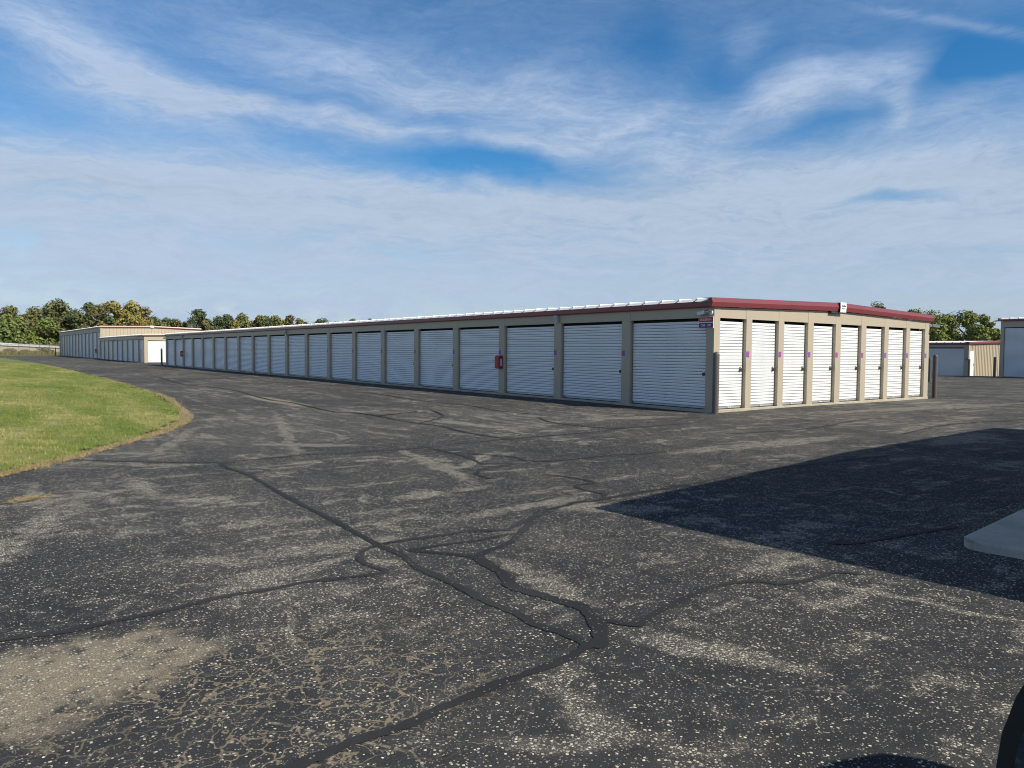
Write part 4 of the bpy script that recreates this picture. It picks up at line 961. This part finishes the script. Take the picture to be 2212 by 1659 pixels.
for i, q in enumerate([(-9.5, 208, 3.4, 3.0, 'dark', 'dark green bush leaning over the fence at the left edge'), (-4.2, 208, 1.7, 2.2, 'brown', 'brown weedy bush behind the fence'), (-.5, 210, 1.4, 2.0, 'olive', 'olive weedy bush behind the middle of the fence'), (3.0, 212, 1.9, 2.4, 'brown', 'brown round bush behind the right part of the fence'), (4.8, 216, 1.6, 1.6, 'olive', 'low olive bush near the tall building'), (-1.6, 238, 4.0, 1.0, 'goldenrod', 'bright yellow flowering bush behind the white shed'), (6., 242, 3.9, 2.8, 'dark', 'dark green bush behind the white shed'), (11., 243, 3.6, 2.6, 'green', 'green bush at the right end of the white shed'), (-6., 241, 4.2, 2.8, 'bright', 'light green bush at the left end of the white shed')]):
    bush(*q, 900 + i)
n = 9000; X = np.random.uniform(-20, 22, n); Y = 201 + (X + 8) * .763 + np.random.uniform(-9, 22, n)
blades('tall_weeds', X, Y, gvec(X, Y) - .1, np.random.uniform(.3, 1.0, n), np.full(n, .07), LM['brown'], 'tall dry weeds around the far fence', .8)

# ------------------------------------------------------------------ pickup beside the camera: mirror and bonnet shadow reach the frame
TK = empty('pickup_truck', (-15.04, -13.13, g(-15, -12.5)), 'dark pickup truck beside the viewer with its side mirror at the frame edge', 'truck')
HW = .99
b = MB()
# body side profile (x forward, z up), extruded across with tumblehome
def slab(prof, y0, y1, inset=0., mi=0):
    n_ = len(prof); base = len(b.v)
    for yy, k in ((y0, inset), (y0 + .06, 0), (y1 - .06, 0), (y1, inset)):
        cx = sum(q[0] for q in prof) / n_; cz = sum(q[1] for q in prof) / n_
        for x_, z_ in prof: b.v.append((x_ + (cx - x_) * k, yy, z_ + (cz - z_) * k))
    for r_ in range(3):
        for i in range(n_):
            j = (i + 1) % n_; b.f.append((base + r_ * n_ + i, base + r_ * n_ + j, base + (r_ + 1) * n_ + j, base + (r_ + 1) * n_ + i)); b.m.append(mi)
    b.f.append(tuple(base + i for i in range(n_))); b.f.append(tuple(base + 3 * n_ + i for i in range(n_))); b.m += [mi, mi]
def arch(cx, r_): return [(cx + r_ * math.cos(a), .40 + r_ * math.sin(a)) for a in np.linspace(math.pi, 0, 9)]
low_ = [(-2.75, .55), (-2.30, .50)] + arch(-1.75, .47) + [(-1.2, .42), (1.35, .42)] + arch(1.95, .47) + [(2.5, .45), (2.88, .50), (2.92, .75), (2.93, 1.09), (2.89, 1.15), (2.70, 1.215), (1.20, 1.34), (.9, 1.32), (-2.75, 1.20)]
slab(low_, -HW, HW, .015)
body = b.obj('body', MAT['truck_paint'], TK)
b = MB(); slab([(-.75, 1.20), (1.25, 1.36), (.55, 1.90), (.35, 1.96), (-.45, 1.96), (-.62, 1.90)], -HW + .10, HW - .10, .03); b.obj('cab', MAT['truck_paint'], TK)
b = MB()
for s_ in (-1, 1):
    yy = s_ * (HW - .095); b.poly([(-.55, yy, 1.36), (.98, yy, 1.40), (.50, yy, 1.84), (-.48, yy, 1.84)])
b.obj('side_window', MAT['glass'], TK)
b = MB(); b.poly([(1.16, -.75, 1.42), (1.16, .75, 1.42), (.57, .68, 1.90), (.57, -.68, 1.90)]); ws_ = b.obj('windscreen', MAT['glass'], TK); ws_.location = (.035, 0, .02)
for cx in (-1.75, 1.95):
    for s_ in (-1, 1):
        b = MB(); b.tube((cx, s_ * .74, .38), (cx, s_ * .98, .38), .385, .385, 28); wl = b.obj('wheel', MAT['rubber'], TK)
        b = MB(); b.tube((cx, s_ * .975, .38), (cx, s_ * .992, .38), .24, .22, 20); b.obj('rim', MAT['chrome'], wl)
b = MB(); b.box(2.86, 2.99, -.95, .95, .48, .68); bevel(b.obj('bumper', MAT['blackmetal'], TK), .04, 2)
b = MB(); b.box(2.88, 2.925, -.55, .55, .72, .98); b.obj('grille', MAT['blackmetal'], TK)
for s_ in (-1, 1):
    b = MB(); b.box(2.84, 2.93, s_ * .78 - .16, s_ * .78 + .16, .78, .96); b.obj('headlight', MAT['lampclear'], TK)
for s_ in (-1, 1):
    # door mirror: rounded housing with glass facing back
    mx, my, mz = .33, s_ * (HW + .252), 1.13
    pts = []
    for k in range(28):
        a = 2 * math.pi * k / 28; ca, sa = math.cos(a), math.sin(a); ex = 1.15
        pts.append((my + .145 * math.copysign(abs(ca) ** ex, ca), mz + .22 * math.copysign(abs(sa) ** ex, sa)))
    b = MB(); n_ = len(pts); 
    for xx, k in ((0, 1.0), (.03, 1.03), (.09, .95), (.14, .7), (.155, .35)):
        for yy, zz in pts: b.v.append((mx + xx, my + (yy - my) * k, mz + (zz - mz) * k))
    for r_ in range(4):
        for i in range(n_):
            j = (i + 1) % n_; b.f.append((r_ * n_ + i, r_ * n_ + j, (r_ + 1) * n_ + j, (r_ + 1) * n_ + i)); b.m.append(0)
    b.f.append(tuple(4 * n_ + i for i in range(n_))); b.m.append(0); b.f.append(tuple(range(n_))); b.m.append(0)
    b.box(mx + .04, mx + .10, min(s_ * (HW - .1), my), max(s_ * (HW - .1), my), mz - .16, mz - .10)
    mo = b.obj('side_mirror', MAT['blackmetal'], TK)
    b = MB(); b.poly([(mx - .004, my + (yy - my) * .88, mz + (zz - mz) * .91) for yy, zz in pts]); b.obj('mirror_glass', MAT['mirror'], mo)
